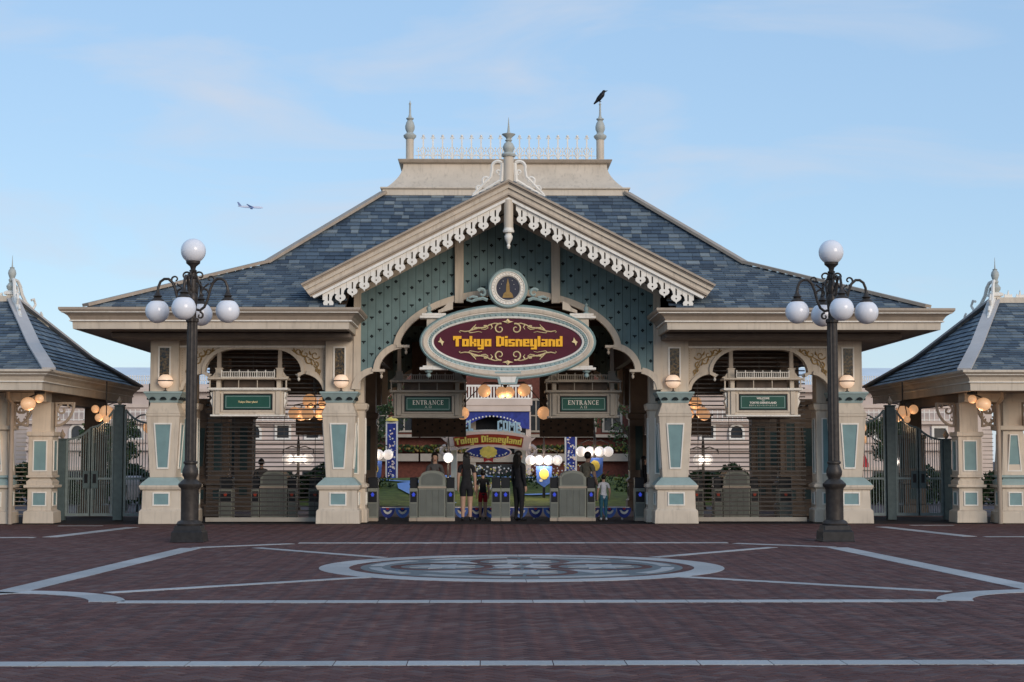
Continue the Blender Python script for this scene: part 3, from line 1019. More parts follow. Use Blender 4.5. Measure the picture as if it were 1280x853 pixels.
def finial(x, y, z, h0, nm, sc=1.0, mats=('beige', 'grey_teal')):
    f = MBu(mats[0]).lathe(x, y, [(.115 * sc, z), (.115 * sc, z + h0)], 14).build(nm, B, smooth=True)
    p = [(.15, 0), (.165, .04), (.15, .07), (.09, .10), (.125, .16), (.135, .22), (.10, .30), (.055, .34), (.085, .37), (.055, .40), (.065, .43), (.15, .50), (.155, .515), (.05, .53), (.03, .58), (.018, .72), (.004, .90)]
    MBu(mats[1]).lathe(x, y, [(r * sc, z + h0 + q * sc) for r, q in p], 14).build('finial_urn', f, smooth=True)
    return f


finial(0, BY - 1.85, 7.72, .62, 'gable_finial')
# white scroll brackets beside the gable finial
for s in (-1, 1):
    tb = MBu('white')
    yb = BY - 1.85
    for path, r0_, r1_ in ((spiral(.24, 8.10, .13, .14, 130, -20, 8) + [(.40, 7.88), (.52, 7.76), (.80, 7.46)], .028, .02), (spiral(.50, 7.80, .10, .025, -60, 300, 14), .022, .014),
                           (spiral(.24, 7.98, .07, .02, 250, -80, 12), .02, .012), ([(.14, 8.2), (.15, 8.0), (.17, 7.76)], .03, .03), ([(.18, 7.80), (.4, 7.66), (.82, 7.43)], .025, .018),
                           (spiral(.66, 7.62, .07, .02, -40, 260, 12), .02, .012)):
        tb.tube([(s * a, yb, b) for a, b in path], taper(len(path), r0_ * 1.55, r1_ * 1.7), 6)
    tb.build('crest_bracket', B, smooth=True)

# ---- roof
roof = MBu('dark_wood')
E_, K_, T_ = (9.42, 7.52, 4.905), (5.88, 3.97, 6.30), (3.18, 1.27, 8.47)      # half x, half y, z of eave, break, top
RY = BY + 5.62
VXN, VZN = 3.66, None
zy = lambda z: (RY - E_[1] + (z - E_[2]) * (E_[1] - K_[1]) / (K_[2] - E_[2])) if z <= K_[2] else (RY - K_[1] + (z - K_[2]) * (K_[1] - T_[1]) / (T_[2] - K_[2]))
gz = lambda x: slope_z(x, .03)
DZ = .05
xk = (ZP - .03 - K_[2]) / GS
for s in (-1, 1):      # front deck, notched where the gable joins
    lo = [(E_[0], E_[2]), (K_[0], K_[2]), (xk, K_[2]), (VXN, gz(VXN)), (VXN, E_[2])]
    up = [(K_[0], K_[2]), (T_[0], T_[2]), (0, T_[2]), (0, gz(0)), (xk, K_[2])]
    for pl_ in (lo, up):
        roof.add([(s * a_, zy(b_), b_ - DZ) for a_, b_ in pl_], [tuple(range(5))])
    for a, b in ((E_, K_), (K_, T_)):
        roof.add([(s * a[0], RY - a[1], a[2] - DZ), (s * a[0], RY + a[1], a[2] - DZ), (s * b[0], RY + b[1], b[2] - DZ), (s * b[0], RY - b[1], b[2] - DZ)], [(0, 1, 2, 3)])
for a, b in ((E_, K_), (K_, T_)):
    roof.add([(-a[0], RY + a[1], a[2] - DZ), (a[0], RY + a[1], a[2] - DZ), (b[0], RY + b[1], b[2] - DZ), (-b[0], RY + b[1], b[2] - DZ)], [(0, 1, 2, 3)])
roof = roof.build('roof', B)
SH = bpy.data.meshes.new('shingle')
SH.from_pydata([(-.5, 0, .036), (.5, 0, .036), (.5, 1.12, .008), (-.5, 1.12, .008), (-.5, 0, 0), (.5, 0, 0)], [], [(0, 1, 2, 3), (4, 5, 1, 0), (0, 3, 4), (1, 5, 2)])
SH.materials.append(M['slate'])


def shingle_face(A, Bq, Cq, D, expo, wmean, parent, acc, indiv=0, lift=.0, seed=1, skip=None):
    """courses of slates on the planar quad A-B (eave, left to right), C above A, D above B"""
    rnd = random.Random(seed)
    A, Bq, Cq, D = map(Vector, (A, Bq, Cq, D))
    e = (Bq - A).normalized()
    nrm = e.cross(Cq - A).normalized()
    g_ = nrm.cross(e).normalized()
    L = (Cq - A).dot(g_)
    rows = max(1, round(L / expo)); ex_ = L / rows
    xl1, xr0, xr1 = (Cq - A).dot(e), (Bq - A).dot(e), (D - A).dot(e)
    done = 0
    rws = list(range(rows))
    if indiv: rws = rws[::-1]
    for r in rws:
        h0 = r * ex_; h1 = h0 + ex_
        bl0, bl1 = xl1 * h0 / L, xl1 * h1 / L
        br0, br1 = xr0 + (xr1 - xr0) * h0 / L, xr0 + (xr1 - xr0) * h1 / L
        x = bl0 - rnd.random() * wmean
        while x < br0:
            wd = wmean * (rnd.choice((.72, .9, 1.0, 1.0, 1.25)))
            a, b = x + .004, x + wd - .004
            x += wd
            lo0, lo1, hi0, hi1 = max(a, bl0), max(a, bl1), min(b, br0), min(b, br1)
            if hi0 - lo0 < .02: continue
            if skip and skip(A + e * (lo0 + hi0) / 2 + g_ * (h0 + h1) / 2): continue
            if done < indiv and lo0 == lo1 == a and hi0 == hi1 == b:
                o = link('shingle', SH, parent, A + e * (a + b) / 2 + g_ * h0 + nrm * lift)
                mt = Matrix((e, g_, nrm)).transposed()
                o.rotation_euler = mt.to_euler()
                o.scale = (b - a, ex_ / 1.0, 1)
                done += 1
                continue
            if hi1 < lo1: hi1 = lo1 = (hi1 + lo1) / 2
            t = rnd.random() * .98 + .01
            jit = rnd.random() * .006
            q = lambda xx, hh, nn: A + e * xx + g_ * hh + nrm * (nn + lift)
            acc.add([q(lo0, h0, .034 + jit), q(hi0, h0, .034 + jit), q(hi1, h1 + .02, .008), q(lo1, h1 + .02, .008), q(lo0, h0, 0), q(hi0, h0, 0)],
                    [(0, 1, 2, 3), (4, 5, 1, 0), (0, 3, 4), (1, 5, 2)], t)
    return acc


acc = MBu('slate')
for i, (a, b) in enumerate(((E_, K_), (K_, T_))):
    c = lambda p, sx, sy: (sx * p[0], RY + sy * p[1], p[2])
    shingle_face(c(a, -1, -1), c(a, 1, -1), c(b, -1, -1), c(b, 1, -1), .178, .27, roof, acc, 290 if i == 1 else 0, seed=3 + i, skip=lambda p: abs(p.x) < VXN + .05 and p.z < slope_z(p.x, .10))
    shingle_face(c(a, 1, -1), c(a, 1, 1), c(b, 1, -1), c(b, 1, 1), .178, .27, roof, acc, seed=13 + i)
    shingle_face(c(a, -1, 1), c(a, -1, -1), c(b, -1, 1), c(b, -1, -1), .178, .27, roof, acc, seed=23 + i)
    shingle_face(c(a, 1, 1), c(a, -1, 1), c(b, 1, 1), c(b, -1, 1), .178, .27, roof, acc, seed=33 + i)
# gable roof slates
for s in (-1, 1):
    f0, f1 = (s * ex, BY - 1.9, slope_z(ex)), (s * ex, BY + 3.9, slope_z(ex))
    t0, t1 = (0, BY - 1.9, ZP), (0, BY + 3.9, ZP)
    if s > 0: shingle_face(f0, f1, t0, t1, .178, .27, roof, acc, lift=.004, seed=50)
    else: shingle_face(f1, f0, t1, t0, .178, .27, roof, acc, lift=.004, seed=51)
tag(acc.build('shingle_field', roof), kind='stuff')


def beam(mb, p, q, wd, th, up=(0, 0, 1)):
    p, q = Vector(p), Vector(q)
    d = (q - p).normalized()
    sd_ = d.cross(Vector(up)).normalized() * wd / 2
    nn = sd_.cross(d).normalized() * th
    vs = []
    for c in (p, q): vs += [c - sd_, c + sd_, c + sd_ + nn, c - sd_ + nn]
    mb.add(vs, [(0, 1, 2, 3)[::-1], (4, 5, 6, 7), (0, 1, 5, 4), (1, 2, 6, 5), (2, 3, 7, 6), (3, 0, 4, 7)])
    return mb


for sx in (-1, 1):
    for sy in (-1, 1):
        hb = MBu('taupe')
        for (a, b) in ((E_, K_), (K_, T_)):
            beam(hb, (sx * (a[0] + .03), RY + sy * (a[1] + .03), a[2] + .01), (sx * (b[0] + .02), RY + sy * (b[1] + .02), b[2] + .03), .26, .07)
        hb.build('hip_flashing', roof)
# curb and flared ridge block with cresting
cb = MBu('beige').stack(0, RY, [(8.44, 3.26, 1.36), (8.60, 3.24, 1.34), (8.62, 3.30, 1.40), (8.66, 3.30, 1.40)])
cb.build('roof_curb', roof, bev=.01)
lv = []
for i in range(11):
    t = i / 10
    off = .44 * (1 - math.sin(t * PI / 2)) ** 1.0
    lv.append((8.66 + .72 * (t ** 1.1), 2.72 + off, .82 + off))
MBu('beige').stack(0, RY, lv).build('ridge_block', roof, smooth=True)
MBu('taupe').stack(0, RY, [(9.38, 2.76, .86), (9.40, 2.82, .92), (9.47, 2.86, .96), (9.49, 2.86, .96)]).build('ridge_cap', roof, bev=.01)
yc = RY - .78
rail = MBu('white').box(-2.42, yc - .015, 9.49, 2.42, yc + .015, 9.52).box(-2.42, yc - .012, 9.60, 2.42, yc + .012, 9.615)
rail.build('cresting_rail', roof)
sp = MBu('white')
sp.box(-.018, -.015, 0, .018, .015, .62).ball((0, 0, .64), .036, 8, 6)
for e in (-1, 1):
    sp.tube(xz([(0, .58), (e * .035, .60), (e * .05, .565)], 0), .017, 5)
    sp.tube(xz([(0, .10), (e * .05, .18), (e * .07, .26), (e * .03, .33), (0, .30)], 0), .015, 5)
    sp.tube(xz([(0, .0), (e * .06, .12), (e * .128, .14)], 0), .014, 5)
sg = MBu('white').box(-.01, -.01, 0, .01, .01, .30).ball((0, 0, .31), .022, 8, 6)
for e in (-1, 1): sg.tube(xz([(0, .2), (e * .04, .23), (e * .06, .29)], 0), .009, 5)
for base, nm, n_, x0_ in ((sp, 'cresting_spike', 18, -2.19), (sg, 'cresting_sprig', 19, -2.32)):
    first = None
    for i in range(n_):
        loc = (x0_ + i * .2576, yc, 9.50)
        if first is None:
            base.v = [(a + loc[0], b + loc[1], c_ + loc[2]) for a, b, c_ in base.v]
            first = base.build(nm, roof, origin=loc)
        else:
            link(nm, first.data, roof, loc)
for s in (-1, 1):
    f = MBu('beige').lathe(s * 2.55, yc, [(.105, 9.49), (.105, 10.04)], 14).build('roof_finial', roof, smooth=True)
    f2 = f
# urns are sub-parts of the roof beside their posts
    MBu('grey_teal').lathe(s * 2.55, yc, [(.11, 10.04), (.165, 10.10), (.175, 10.15), (.11, 10.20), (.085, 10.23), (.125, 10.32), (.13, 10.40), (.10, 10.50), (.065, 10.56), (.105, 10.60), (.10, 10.62), (.05, 10.64), (.03, 10.72), (.022, 10.98), (.035, 11.01), (.015, 11.05), (.004, 11.10)], 14).build('roof_finial_urn', roof, smooth=True)

# rear valance with cut-outs, seen dark through the hall
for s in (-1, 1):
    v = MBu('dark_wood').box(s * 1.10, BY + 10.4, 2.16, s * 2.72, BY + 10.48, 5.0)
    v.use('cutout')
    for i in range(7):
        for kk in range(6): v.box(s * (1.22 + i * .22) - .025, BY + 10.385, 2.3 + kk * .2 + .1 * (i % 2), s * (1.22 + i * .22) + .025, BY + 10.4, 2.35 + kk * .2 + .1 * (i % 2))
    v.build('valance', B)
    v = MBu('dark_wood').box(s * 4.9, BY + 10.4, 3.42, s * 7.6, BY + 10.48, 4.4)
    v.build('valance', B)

# ------------------------------------------------------------------ roller grilles in the side bays
for s in (-1, 1):
    rg = empty('roller_grille', (s * 5.75, BY + .9, 0), ('closed see-through roller grille in the bay left of the entrance' if s < 0 else 'closed see-through roller grille in the bay right of the entrance'), 'roller grille', 'roller grilles closing the side bays')
    me_ = MBu('iron').box(s * 4.2, BY + .885, .25, s * 7.2, BY + .90, .280).build('grille_rod', rg)
    me_.location.z = .16
    for i in range(1, 37):
        o = me_.copy(); C.objects.link(o); o.parent = rg; o.location.z = .16 + i * .105
    for q in range(4): MBu('iron').box(s * (4.6 + q * .75) - .006, BY + .902, .1, s * (4.6 + q * .75) + .006, BY + .91, 4.1).build('grille_chain', rg)
    MBu('frame_grey').box(s * 4.2, BY + .87, .02, s * 7.2, BY + .93, .12).build('bottom_bar', rg)

# ------------------------------------------------------------------ oval name sign
OS = empty('oval_name_sign', (0, BY - .6, 3.35), 'large oval maroon sign reading Tokyo Disneyland in yellow below the gable', 'sign')
yo, zo = BY - .6, 4.225
rx, rz_ = 2.05, .875


def ell_ring(mb, steps, n=72, cx=0, cz=zo, ox=rx, oz=rz_):
    """steps: list of (inset metres from outer edge, y offset, material)"""
    for (i0, y0, m0), (i1, y1, m1) in zip(steps[:-1], steps[1:]):
        mb.use(m0)
        vs = []
        for i in range(n):
            a = 2 * PI * i / n
            for ins, yy in ((i0, y0), (i1, y1)):
                vs.append((cx + (ox - ins) * math.cos(a), yo + yy, cz + (oz - ins) * math.sin(a)))
        mb.add(vs, [(2 * i, 2 * ((i + 1) % n), 2 * ((i + 1) % n) + 1, 2 * i + 1) for i in range(n)])
    return mb


ell_ring(MB(), [(.0, .12, 'teal'), (.0, -.03, 'teal'), (.03, -.06, 'pale_teal'), (.055, -.045, 'white'), (.07, -.07, 'beige'), (.10, -.085, 'beige'), (.15, -.075, 'beige'), (.175, -.05, 'white'), (.19, -.065, 'white'), (.205, -.04, 'pale_teal'), (.275, -.02, 'white'), (.285, -.04, 'white'), (.32, -.03, 'trim'), (.33, .0, 'trim')]).build('sign_frame', OS, smooth=True)
bd = MBu('pale_teal')
for i in range(86):
    a = 2 * PI * (i + .5) / 86
    bd.ball(((rx - .24) * math.cos(a), yo - .035, zo + (rz_ - .24) * math.sin(a)), .026, 6, 4)
bd.build('beading', OS, smooth=True)
face = MBu('maroon').prism([((rx - .32) * math.cos(2 * PI * i / 72), zo + (rz_ - .32) * math.sin(2 * PI * i / 72)) for i in range(72)], yo + .0, yo + .10).build('sign_face', OS)
tb = MBu('yellow_letter')
block_text(tb, 'Tokyo Disneyland', .0185, yo - .035, yo - .002, lambda u, v: (u, 4.228 + v * 1.85), .42)
v_ = np.array(tb.v); kx = 1.27 / max(abs(v_[:, 0].min()), abs(v_[:, 0].max()))
tb.v = [(a * kx, b, c_) for a, b, c_ in tb.v]
tb.build('lettering', face)
for s in (-1, 1):
    for vz in (1, -1):
        t = MBu('cream_gold')
        f = lambda path, r0_, r1_: t.tube([(s * a, yo - .012, 4.225 + vz * b) for a, b in path], taper(len(path), r0_, r1_), 6)
        f(spiral(.19, .305, .125, .03, 110, -300, 22), .022, .012)
        f([(.17, .42), (.30, .435), (.42, .40), (.52, .34), (.66, .32), (.78, .33)], .012, .022)
        f([(.62, .30), (.52, .29), (.46, .33), (.50, .38), (.56, .37)], .010, .020)
        f([(.66, .33), (.80, .29), (.90, .25), (1.00, .24), (1.10, .26), (1.13, .235), (1.10, .215)], .022, .008)
        f([(.86, .27), (.80, .34), (.76, .38), (.74, .41)], .02, .006)
        f([(.92, .25), (.88, .21), (.80, .22), (.68, .24), (.60, .22)], .014, .006)
        f([(.40, .41), (.36, .34), (.40, .29)], .02, .008)
        t.build('gold_scroll', face, smooth=True)
    t = MBu('cream_gold')
    xe = s * 1.55
    t.prism([(xe - .07, 4.225), (xe, 4.20), (xe + .03, 4.13), (xe + .05, 4.20), (xe + .075, 4.225), (xe + .03, 4.25), (xe - .02, 4.33), (xe - .03, 4.26)], yo - .03, yo - .002)
    t.build('gold_leaf', face)
for vz in (1, -1):
    t = MBu('cream_gold').prism([(-.13, 4.225 + vz * .475), (-.05, 4.225 + vz * .45), (0, 4.225 + vz * .43), (.05, 4.225 + vz * .45), (.13, 4.225 + vz * .475), (.05, 4.225 + vz * .485), (0, 4.225 + vz * .54), (-.05, 4.225 + vz * .485)][::vz], yo - .03, yo - .002)
    t.ball((0, yo - .03, 4.225 + vz * .475), .035, 8, 6)
    t.build('gold_crest', face)
# medallion above, with a plain gold spire on dark glass
zm = 5.465
md = MB()
ell_ring(md, [(0, .1, 'teal'), (0, -.12, 'pale_teal'), (.03, -.16, 'pale_teal'), (.07, -.15, 'white'), (.085, -.17, 'white'), (.10, -.15, 'trim'), (.15, -.15, 'white'), (.165, -.17, 'white'), (.19, -.14, 'trim'), (.195, -.10, 'trim')], 48, 0, zm, .465, .465)
md.use('trim')
for i in range(30): md.ball((.34 * math.cos(2 * PI * i / 30), yo - .155, zm + .34 * math.sin(2 * PI * i / 30)), .018, 6, 4)
md = md.build('medallion', OS, smooth=True)
mf = MBu('night_blue').prism([(.275 * math.cos(2 * PI * i / 40), zm + .275 * math.sin(2 * PI * i / 40)) for i in range(40)], yo - .11, yo)
mf.use('old_gold')
mf.prism([(-.13, zm - .22), (.13, zm - .22), (.10, zm - .12), (.045, zm - .08), (.035, zm + .08), (0, zm + .24), (-.035, zm + .08), (-.045, zm - .08), (-.10, zm - .12)], yo - .125, yo - .112)
mf.use('trim')
for a_, b_ in ((-.15, .1), (.14, .09), (-.11, .17), (.17, -.02), (-.19, .0), (.1, .18)): mf.ball((a_, yo - .112, zm + b_), .009, 6, 4)
mf.build('medallion_face', md)
for s in (-1, 1):
    t = MBu('pale_teal')
    for path in (spiral(s * .60, 5.36, .11, .03, 90 - s * 60, 90 + s * 260, 16), [(s * .47, 5.2), (s * .58, 5.24), (s * .70, 5.22), (s * .84, 5.17), (s * .95, 5.2), (s * .93, 5.26)], [(s * .7, 5.25), (s * .82, 5.28), (s * .9, 5.25)]):
        t.tube(xz(path, yo - .02), taper(len(path), .045, .025), 6)
    t.build('medallion_scroll', OS, smooth=True)
    # bracket pylons carrying the sign
    x = s * 1.72
    p = MBu('beige').box(x - .17, yo + .1, 3.68, x + .17, yo + .4, 4.78).build('bracket_post', OS, bev=.01)
    MBu('trim').box(x - .33, yo + .03, 4.78, x + .33, yo + .47, 4.84).box(x - .28, yo + .05, 4.842, x + .28, yo + .45, 4.90).build('bracket_cap', OS, bev=.01)
    MBu('trim').box(x - .33, yo + .05, 3.58, x + .33, yo + .45, 3.64).box(x - .26, yo + .07, 3.641, x + .26, yo + .43, 3.679).build('bracket_base', OS, bev=.01)
    MBu('pale_teal').lathe(s * 1.84, yo + .2, [(.075, 4.90), (.075, 4.93), (.035, 4.95), (.06, 5.0), (.055, 5.05), (.025, 5.08), (.04, 5.11), (.005, 5.16)], 10).build('bracket_finial', OS, smooth=True)
    MBu('pale_teal').lathe(s * 1.84, yo + .2, [(.01, 3.40), (.05, 3.43), (.06, 3.47), (.03, 3.50), (.09, 3.54), (.10, 3.578)], 10).build('bracket_drop', OS, smooth=True)
    MBu('beige').prism([(s * 1.28, 5.0), (s * 1.62, 4.905), (s * 1.62, 4.97), (s * 1.50, 5.03), (s * 1.40, 5.14), (s * 1.28, 5.19)][::s], yo + .1, yo + .3).build('bracket_volute', OS)
pq = MBu('pale_teal').prism([(-.27, 3.48), (.27, 3.48), (.21, 3.24), (-.21, 3.24)], yo - .05, yo + .15).prism([(-.30, 3.49), (.30, 3.49), (.30, 3.53), (-.30, 3.53)], yo - .08, yo + .15)
pq.use('white').prism([(-.20, 3.44), (.20, 3.44), (.16, 3.28), (-.16, 3.28)], yo - .06, yo - .052)
pq.build('sign_plaque', OS)

# ------------------------------------------------------------------ hanging signs


def hanging_sign(x, y, label, kind):
    h = empty('hanging_sign', (x, y, 2.52), label, 'sign', 'green signs hung in carved beige frames')
    d = .22
    BE, TR, WH = ('beige', 'trim', 'white') if kind != 'entrance' else ('frame_grey', 'frame_grey', 'frame_grey')  # entrance frames take a darker paint that holds the shade inside the hall
    fr = MBu(BE)
    fr.box(x - .83, y - d, 2.56, x + .83, y + d, 3.115)
    fr.box(x - .58, y - d - .03, 2.62, x - .64, y - d - .001, 3.06).box(x + .58, y - d - .03, 2.62, x + .64, y - d - .001, 3.06)
    fr.box(x - .58, y - d - .03, 2.62, x + .58, y - d - .001, 2.66).box(x - .58, y - d - .03, 3.05, x + .58, y - d - .001, 3.09)
    fr = fr.build('sign_box', h, bev=.006)
    MBu(TR).box(x - .88, y - d - .06, 2.515, x + .88, y + d + .06, 2.558).build('lower_shelf', h, bev=.008)
    MBu(TR).box(x - .94, y - d - .1, 3.135, x + .94, y + d + .1, 3.19).box(x - .88, y - d - .05, 3.116, x + .88, y + d + .05, 3.134).build('middle_shelf', h, bev=.008)
    MBu(BE).box(x - .94, y - d - .1, 3.385, x + .94, y + d + .1, 3.43).build('upper_shelf', h, bev=.008)
    MBu('dark_wood').box(x - .6, y - .06, 3.192, x + .6, y + .06, 3.383).build('back_board', h)
    for s in (-1, 1):
        MBu(BE).box(x + s * .71 - .055, y - d - .04, 2.57, x + s * .71 + .055, y - d - .001, 3.11).build('pilaster', h, bev=.006)
        MBu(BE).box(x + s * .71 - .05, y - .16, 3.191, x + s * .71 + .05, y + .16, 3.384).build('corner_post', h, bev=.006)
        MBu(BE).box(x + s * .9 - .015, y - .25, 3.191, x + s * .9 + .015, y - .2, 3.384).build('slim_post', h)
        MBu(BE).box(x + s * .22 - .008, y - .25, 3.191, x + s * .22 + .008, y - .23, 3.384).build('slim_post', h)
        MBu(BE).stack(x + s * .72, y, [(3.43, .075, .075), (3.64, .075, .075), (3.645, .09, .09), (3.67, .09, .09)]).build('hanger_base', h)
        MBu('taupe').stack(x + s * .72, y, [(3.67, .048, .048), (4.3, .04, .04)]).build('hanger_post', h)
        MBu(BE).prism([(x + s * .80, 3.431), (x + s * .93, 3.431), (x + s * .93, 3.46), (x + s * .87, 3.48), (x + s * .83, 3.54), (x + s * .80, 3.58)][::s], y - .04, y + .04).build('shelf_volute', h)
        v = [(s * .84, 3.10), (s * .90, 3.08), (s * .88, 3.0), (s * .855, 2.95), (s * .90, 2.88), (s * .86, 2.78), (s * .84, 2.72)]
        MBu(TR).prism([(x + a, b) for a, b in v][::-s], y - .16, y + .16).build('side_bracket', h)
    MBu(WH).box(x - .63, y - d - .05, 3.432, x + .63, y - d - .02, 3.45).box(x - .63, y - d - .05, 3.555, x + .63, y - d - .02, 3.573).build('rail', h)
    b0 = None
    for i in range(25):
        post = i % 4 == 0
        xx = x - .62 + i * 1.24 / 24
        mb = MBu(WH).box(xx - (.014 if post else .008), y - d - .045, 3.451, xx + (.014 if post else .008), y - d - .027, 3.60 if post else 3.554)
        if post: mb.ball((xx, y - d - .035, 3.605), .014, 6, 4)
        mb.build('baluster', h)
    bd_ = MBu('black').box(x - .575, y - d - .012, 2.665, x + .575, y - d - .002, 3.045).build('sign_board', h)
    MBu('sign_green').box(x - .545, y - d - .018, 2.695, x + .545, y - d - .0125, 3.015).build('sign_panel', bd_)
    lb = MBu('pale_teal')
    for z_ in (2.72, 2.985): lb.box(x - .52, y - d - .021, z_, x + .52, y - d - .0185, z_ + .01)
    for x_ in (-.52, .51): lb.box(x + x_, y - d - .021, 2.731, x + x_ + .01, y - d - .0185, 2.984)
    lb.build('sign_border', bd_)
    yf = y - d - .022
    if kind == 'entrance':
        et = MBu('white')
        serif_text(et, 'ENTRANCE', .108, x, 2.89, yf, yf + .004)
        et.build('lettering', bd_)
        for e_, ch_ in ((-.05, '入'), (.05, '口')): text(ch_, .075, (x + e_, yf, 2.775), 'white', bd_)
    elif kind == 'name':
        text('Tokyo Disneyland', .062, (x, yf, 2.855), 'cream_gold', bd_, bold=.002)
    else:
        text('WELCOME', .062, (x, yf, 2.945), 'white', bd_, bold=.002)
        text('TO', .045, (x, yf, 2.895), 'white', bd_)
        text('TOKYO DISNEYLAND', .065, (x, yf, 2.84), 'white', bd_, bold=.002)
        jt = '東京ディズニーランドへようこそ'
        for q_, ch_ in enumerate(jt): text(ch_, .042, (x + (q_ - (len(jt) - 1) / 2) * .045, yf, 2.775), 'white', bd_)
    return h


hanging_sign(-6.12, BY + .42, 'green sign with small yellow Tokyo Disneyland lettering in the left bay', 'name')
hanging_sign(6.06, BY + .42, 'green sign with white welcome lettering hung in the right bay', 'welcome')
hanging_sign(-1.92, BY + 1.75, 'green ENTRANCE sign left of the Tokyo Disneyland oval', 'entrance')
hanging_sign(1.88, BY + 1.75, 'green ENTRANCE sign right of the Tokyo Disneyland oval', 'entrance')

# ------------------------------------------------------------------ globe lamps on the pier capitals
pier_words = ['outer left pier', 'pier between the left bay and the entrance', 'pier between the entrance and the right bay', 'outer right pier']
for x, wd in zip(PX, pier_words):
    t = empty('pier_lamp', (x - .05 * (1 if x > 0 else -1), BY + .12, 3.1), 'warm globe lamp with dark band on the ' + wd, 'lamp', 'globe lamps standing on the front pier capitals')
    q = WP[t.name]
    MBu('iron').lathe(q.x, q.y, [(.05, 3.1), (.05, 3.115), (.018, 3.13), (.018, 3.19), (.06, 3.20)], 10).build('lamp_stem', t, smooth=True)
    MBu('warm_globe').ball((q.x, q.y, 3.345), .175, 20, 14, (1, 1, .93)).build('lamp_globe', t, smooth=True)
    MBu('iron').lathe(q.x, q.y, [(.17, 3.335), (.183, 3.337), (.183, 3.362), (.17, 3.364)], 20).build('lamp_band', t, smooth=True)
    MBu('iron').lathe(q.x, q.y, [(.06, 3.495), (.05, 3.515), (.01, 3.53)], 10).build('lamp_cap', t, smooth=True)


def amber_cluster(name, x, y, z, globes, label, stem_top, group):
    t = empty(name, (x, y, z), label, 'lamp', group)
    ir = MBu('iron').lathe(x, y, [(.02, z + .1), (.06, z + .15), (.03, z + .22), (.018, z + .3), (.018, stem_top)], 8)
    for gx, gy, gz, r in globes:
        ir.tube([(x, y, z + .18), (x + gx * .5, y + gy * .5, z + .24), (x + gx, y + gy, z + gz + r + .05), (x + gx, y + gy, z + gz + r - .01)], .014, 5)
    ir.build('lamp_frame', t, smooth=True)
    for gx, gy, gz, r in globes:
        MBu('amber').ball((x + gx, y + gy, z + gz), r, 16, 11).build('lamp_globe', t, smooth=True)


def glow(x, y, z, watt, col=(1.0, 0.62, 0.34), r=.12):
    l = bpy.data.lights.new('lamp_light', 'POINT')
    l.energy = watt; l.color = col; l.shadow_soft_size = r
    o = bpy.data.objects.new('lamp_light', l); C.objects.link(o); o.location = (x, y, z)


ring5 = [(.52 * math.cos(2 * PI * i / 6 + .3), .52 * math.sin(2 * PI * i / 6 + .3), -.04 + .02 * (i % 2), .165) for i in range(6)] + [(-.12, 0, .30, .19), (.26, .1, .26, .17)]
amber_cluster('chandelier', -5.0, BY + 4.4, 2.72, ring5, 'amber globe chandelier glowing behind the left grille', 4.29, 'amber globe chandeliers inside the entrance')
amber_cluster('chandelier', 4.75, BY + 4.4, 2.72, ring5, 'amber globe chandelier glowing behind the right grille', 4.29, 'amber globe chandeliers inside the entrance')
amber_cluster('chandelier', .0, BY + 4.6, 3.28, [(-.55, .05, .02, .17), (-.10, -.06, -.02, .15), (.10, .0, -.02, .15), (.50, .05, .04, .17), (-1.12, .3, -.56, .17), (1.02, .1, -.56, .17)], 'amber globe chandelier hanging under the oval sign in the centre of the hall', 5.6, 'amber globe chandeliers inside the entrance')

for x_, z_ in ((-5.0, 2.35), (4.75, 2.35), (0, 2.95)): glow(x_, BY + 4.4, z_, 14)

# ------------------------------------------------------------------ ticket booths and gates
BR = BY + 1.62


def booth(x, y, label, lit=True):
    t = empty('ticket_booth', (x, y, 0), label, 'booth', 'arched ticket booths in the gate row')
    m = 'booth'
    top = [(x - .33, 0), (x + .33, 0), (x + .33, 1.06), (x + .30, 1.08)] + [(x + .28 * math.cos(R(a)), 1.10 + .13 * math.sin(R(a))) for a in range(0, 181, 20)] + [(x - .30, 1.08), (x - .33, 1.06)]
    b = MBu(m).prism(top, y, y + .9).build('booth_body', t, bev=.008)
    MBu('taupe').box(x - .36, y - .025, .0, x + .36, y - .001, .09).build('plinth', b)
    MBu('taupe').box(x - .345, y - .02, .80, x + .345, y - .001, .845).build('rail', b)
    for q in range(4):
        MBu('booth_dark').box(x - .30 + q * .152, y - .012, .13, x - .30 + q * .152 + .14, y - .001, .77).build('panel', b, bev=.004)
    MBu('booth_dark').prism([(x - .26, .88), (x + .26, .88)] + [(x + .26 * math.cos(R(a)), 1.04 + .13 * math.sin(R(a))) for a in range(0, 181, 20)], y - .012, y - .001).build('panel', b)
    for s in (-1, 1):
        reader(x + s * .45, y, t, lit=lit)
    return t


def reader(x, y, parent, w_=.10, lit=True):
    c = MBu('booth').box(x - w_, y + .02, 0, x + w_, y + .5, .80).build('reader_cabinet', parent, bev=.006)
    MBu('taupe').box(x - w_ - .01, y + .005, 0, x + w_ + .01, y + .019, .08).build('plinth', c)
    MBu('black').box(x - w_ + .02, y + .012, .46, x + w_ - .02, y + .019, .72).build('reader_slot', c)
    MBu('screen_blue' if lit else 'sign_red').prism([(x - .03, .60), (x + .03, .60), (x + .03, .64), (x + .05, .64), (x, .705), (x - .05, .64), (x - .03, .64)], y + .006, y + .0115).build('arrow_light', c)
    MBu('booth_dark').box(x - w_ + .02, y + .013, .12, x + w_ - .02, y + .019, .43).build('panel', c)
    MBu('black').box(x - w_ + .005, y + .1, .80, x + w_ - .005, y + .45, 1.06).build('reader_head', c, bev=.01)
    return c


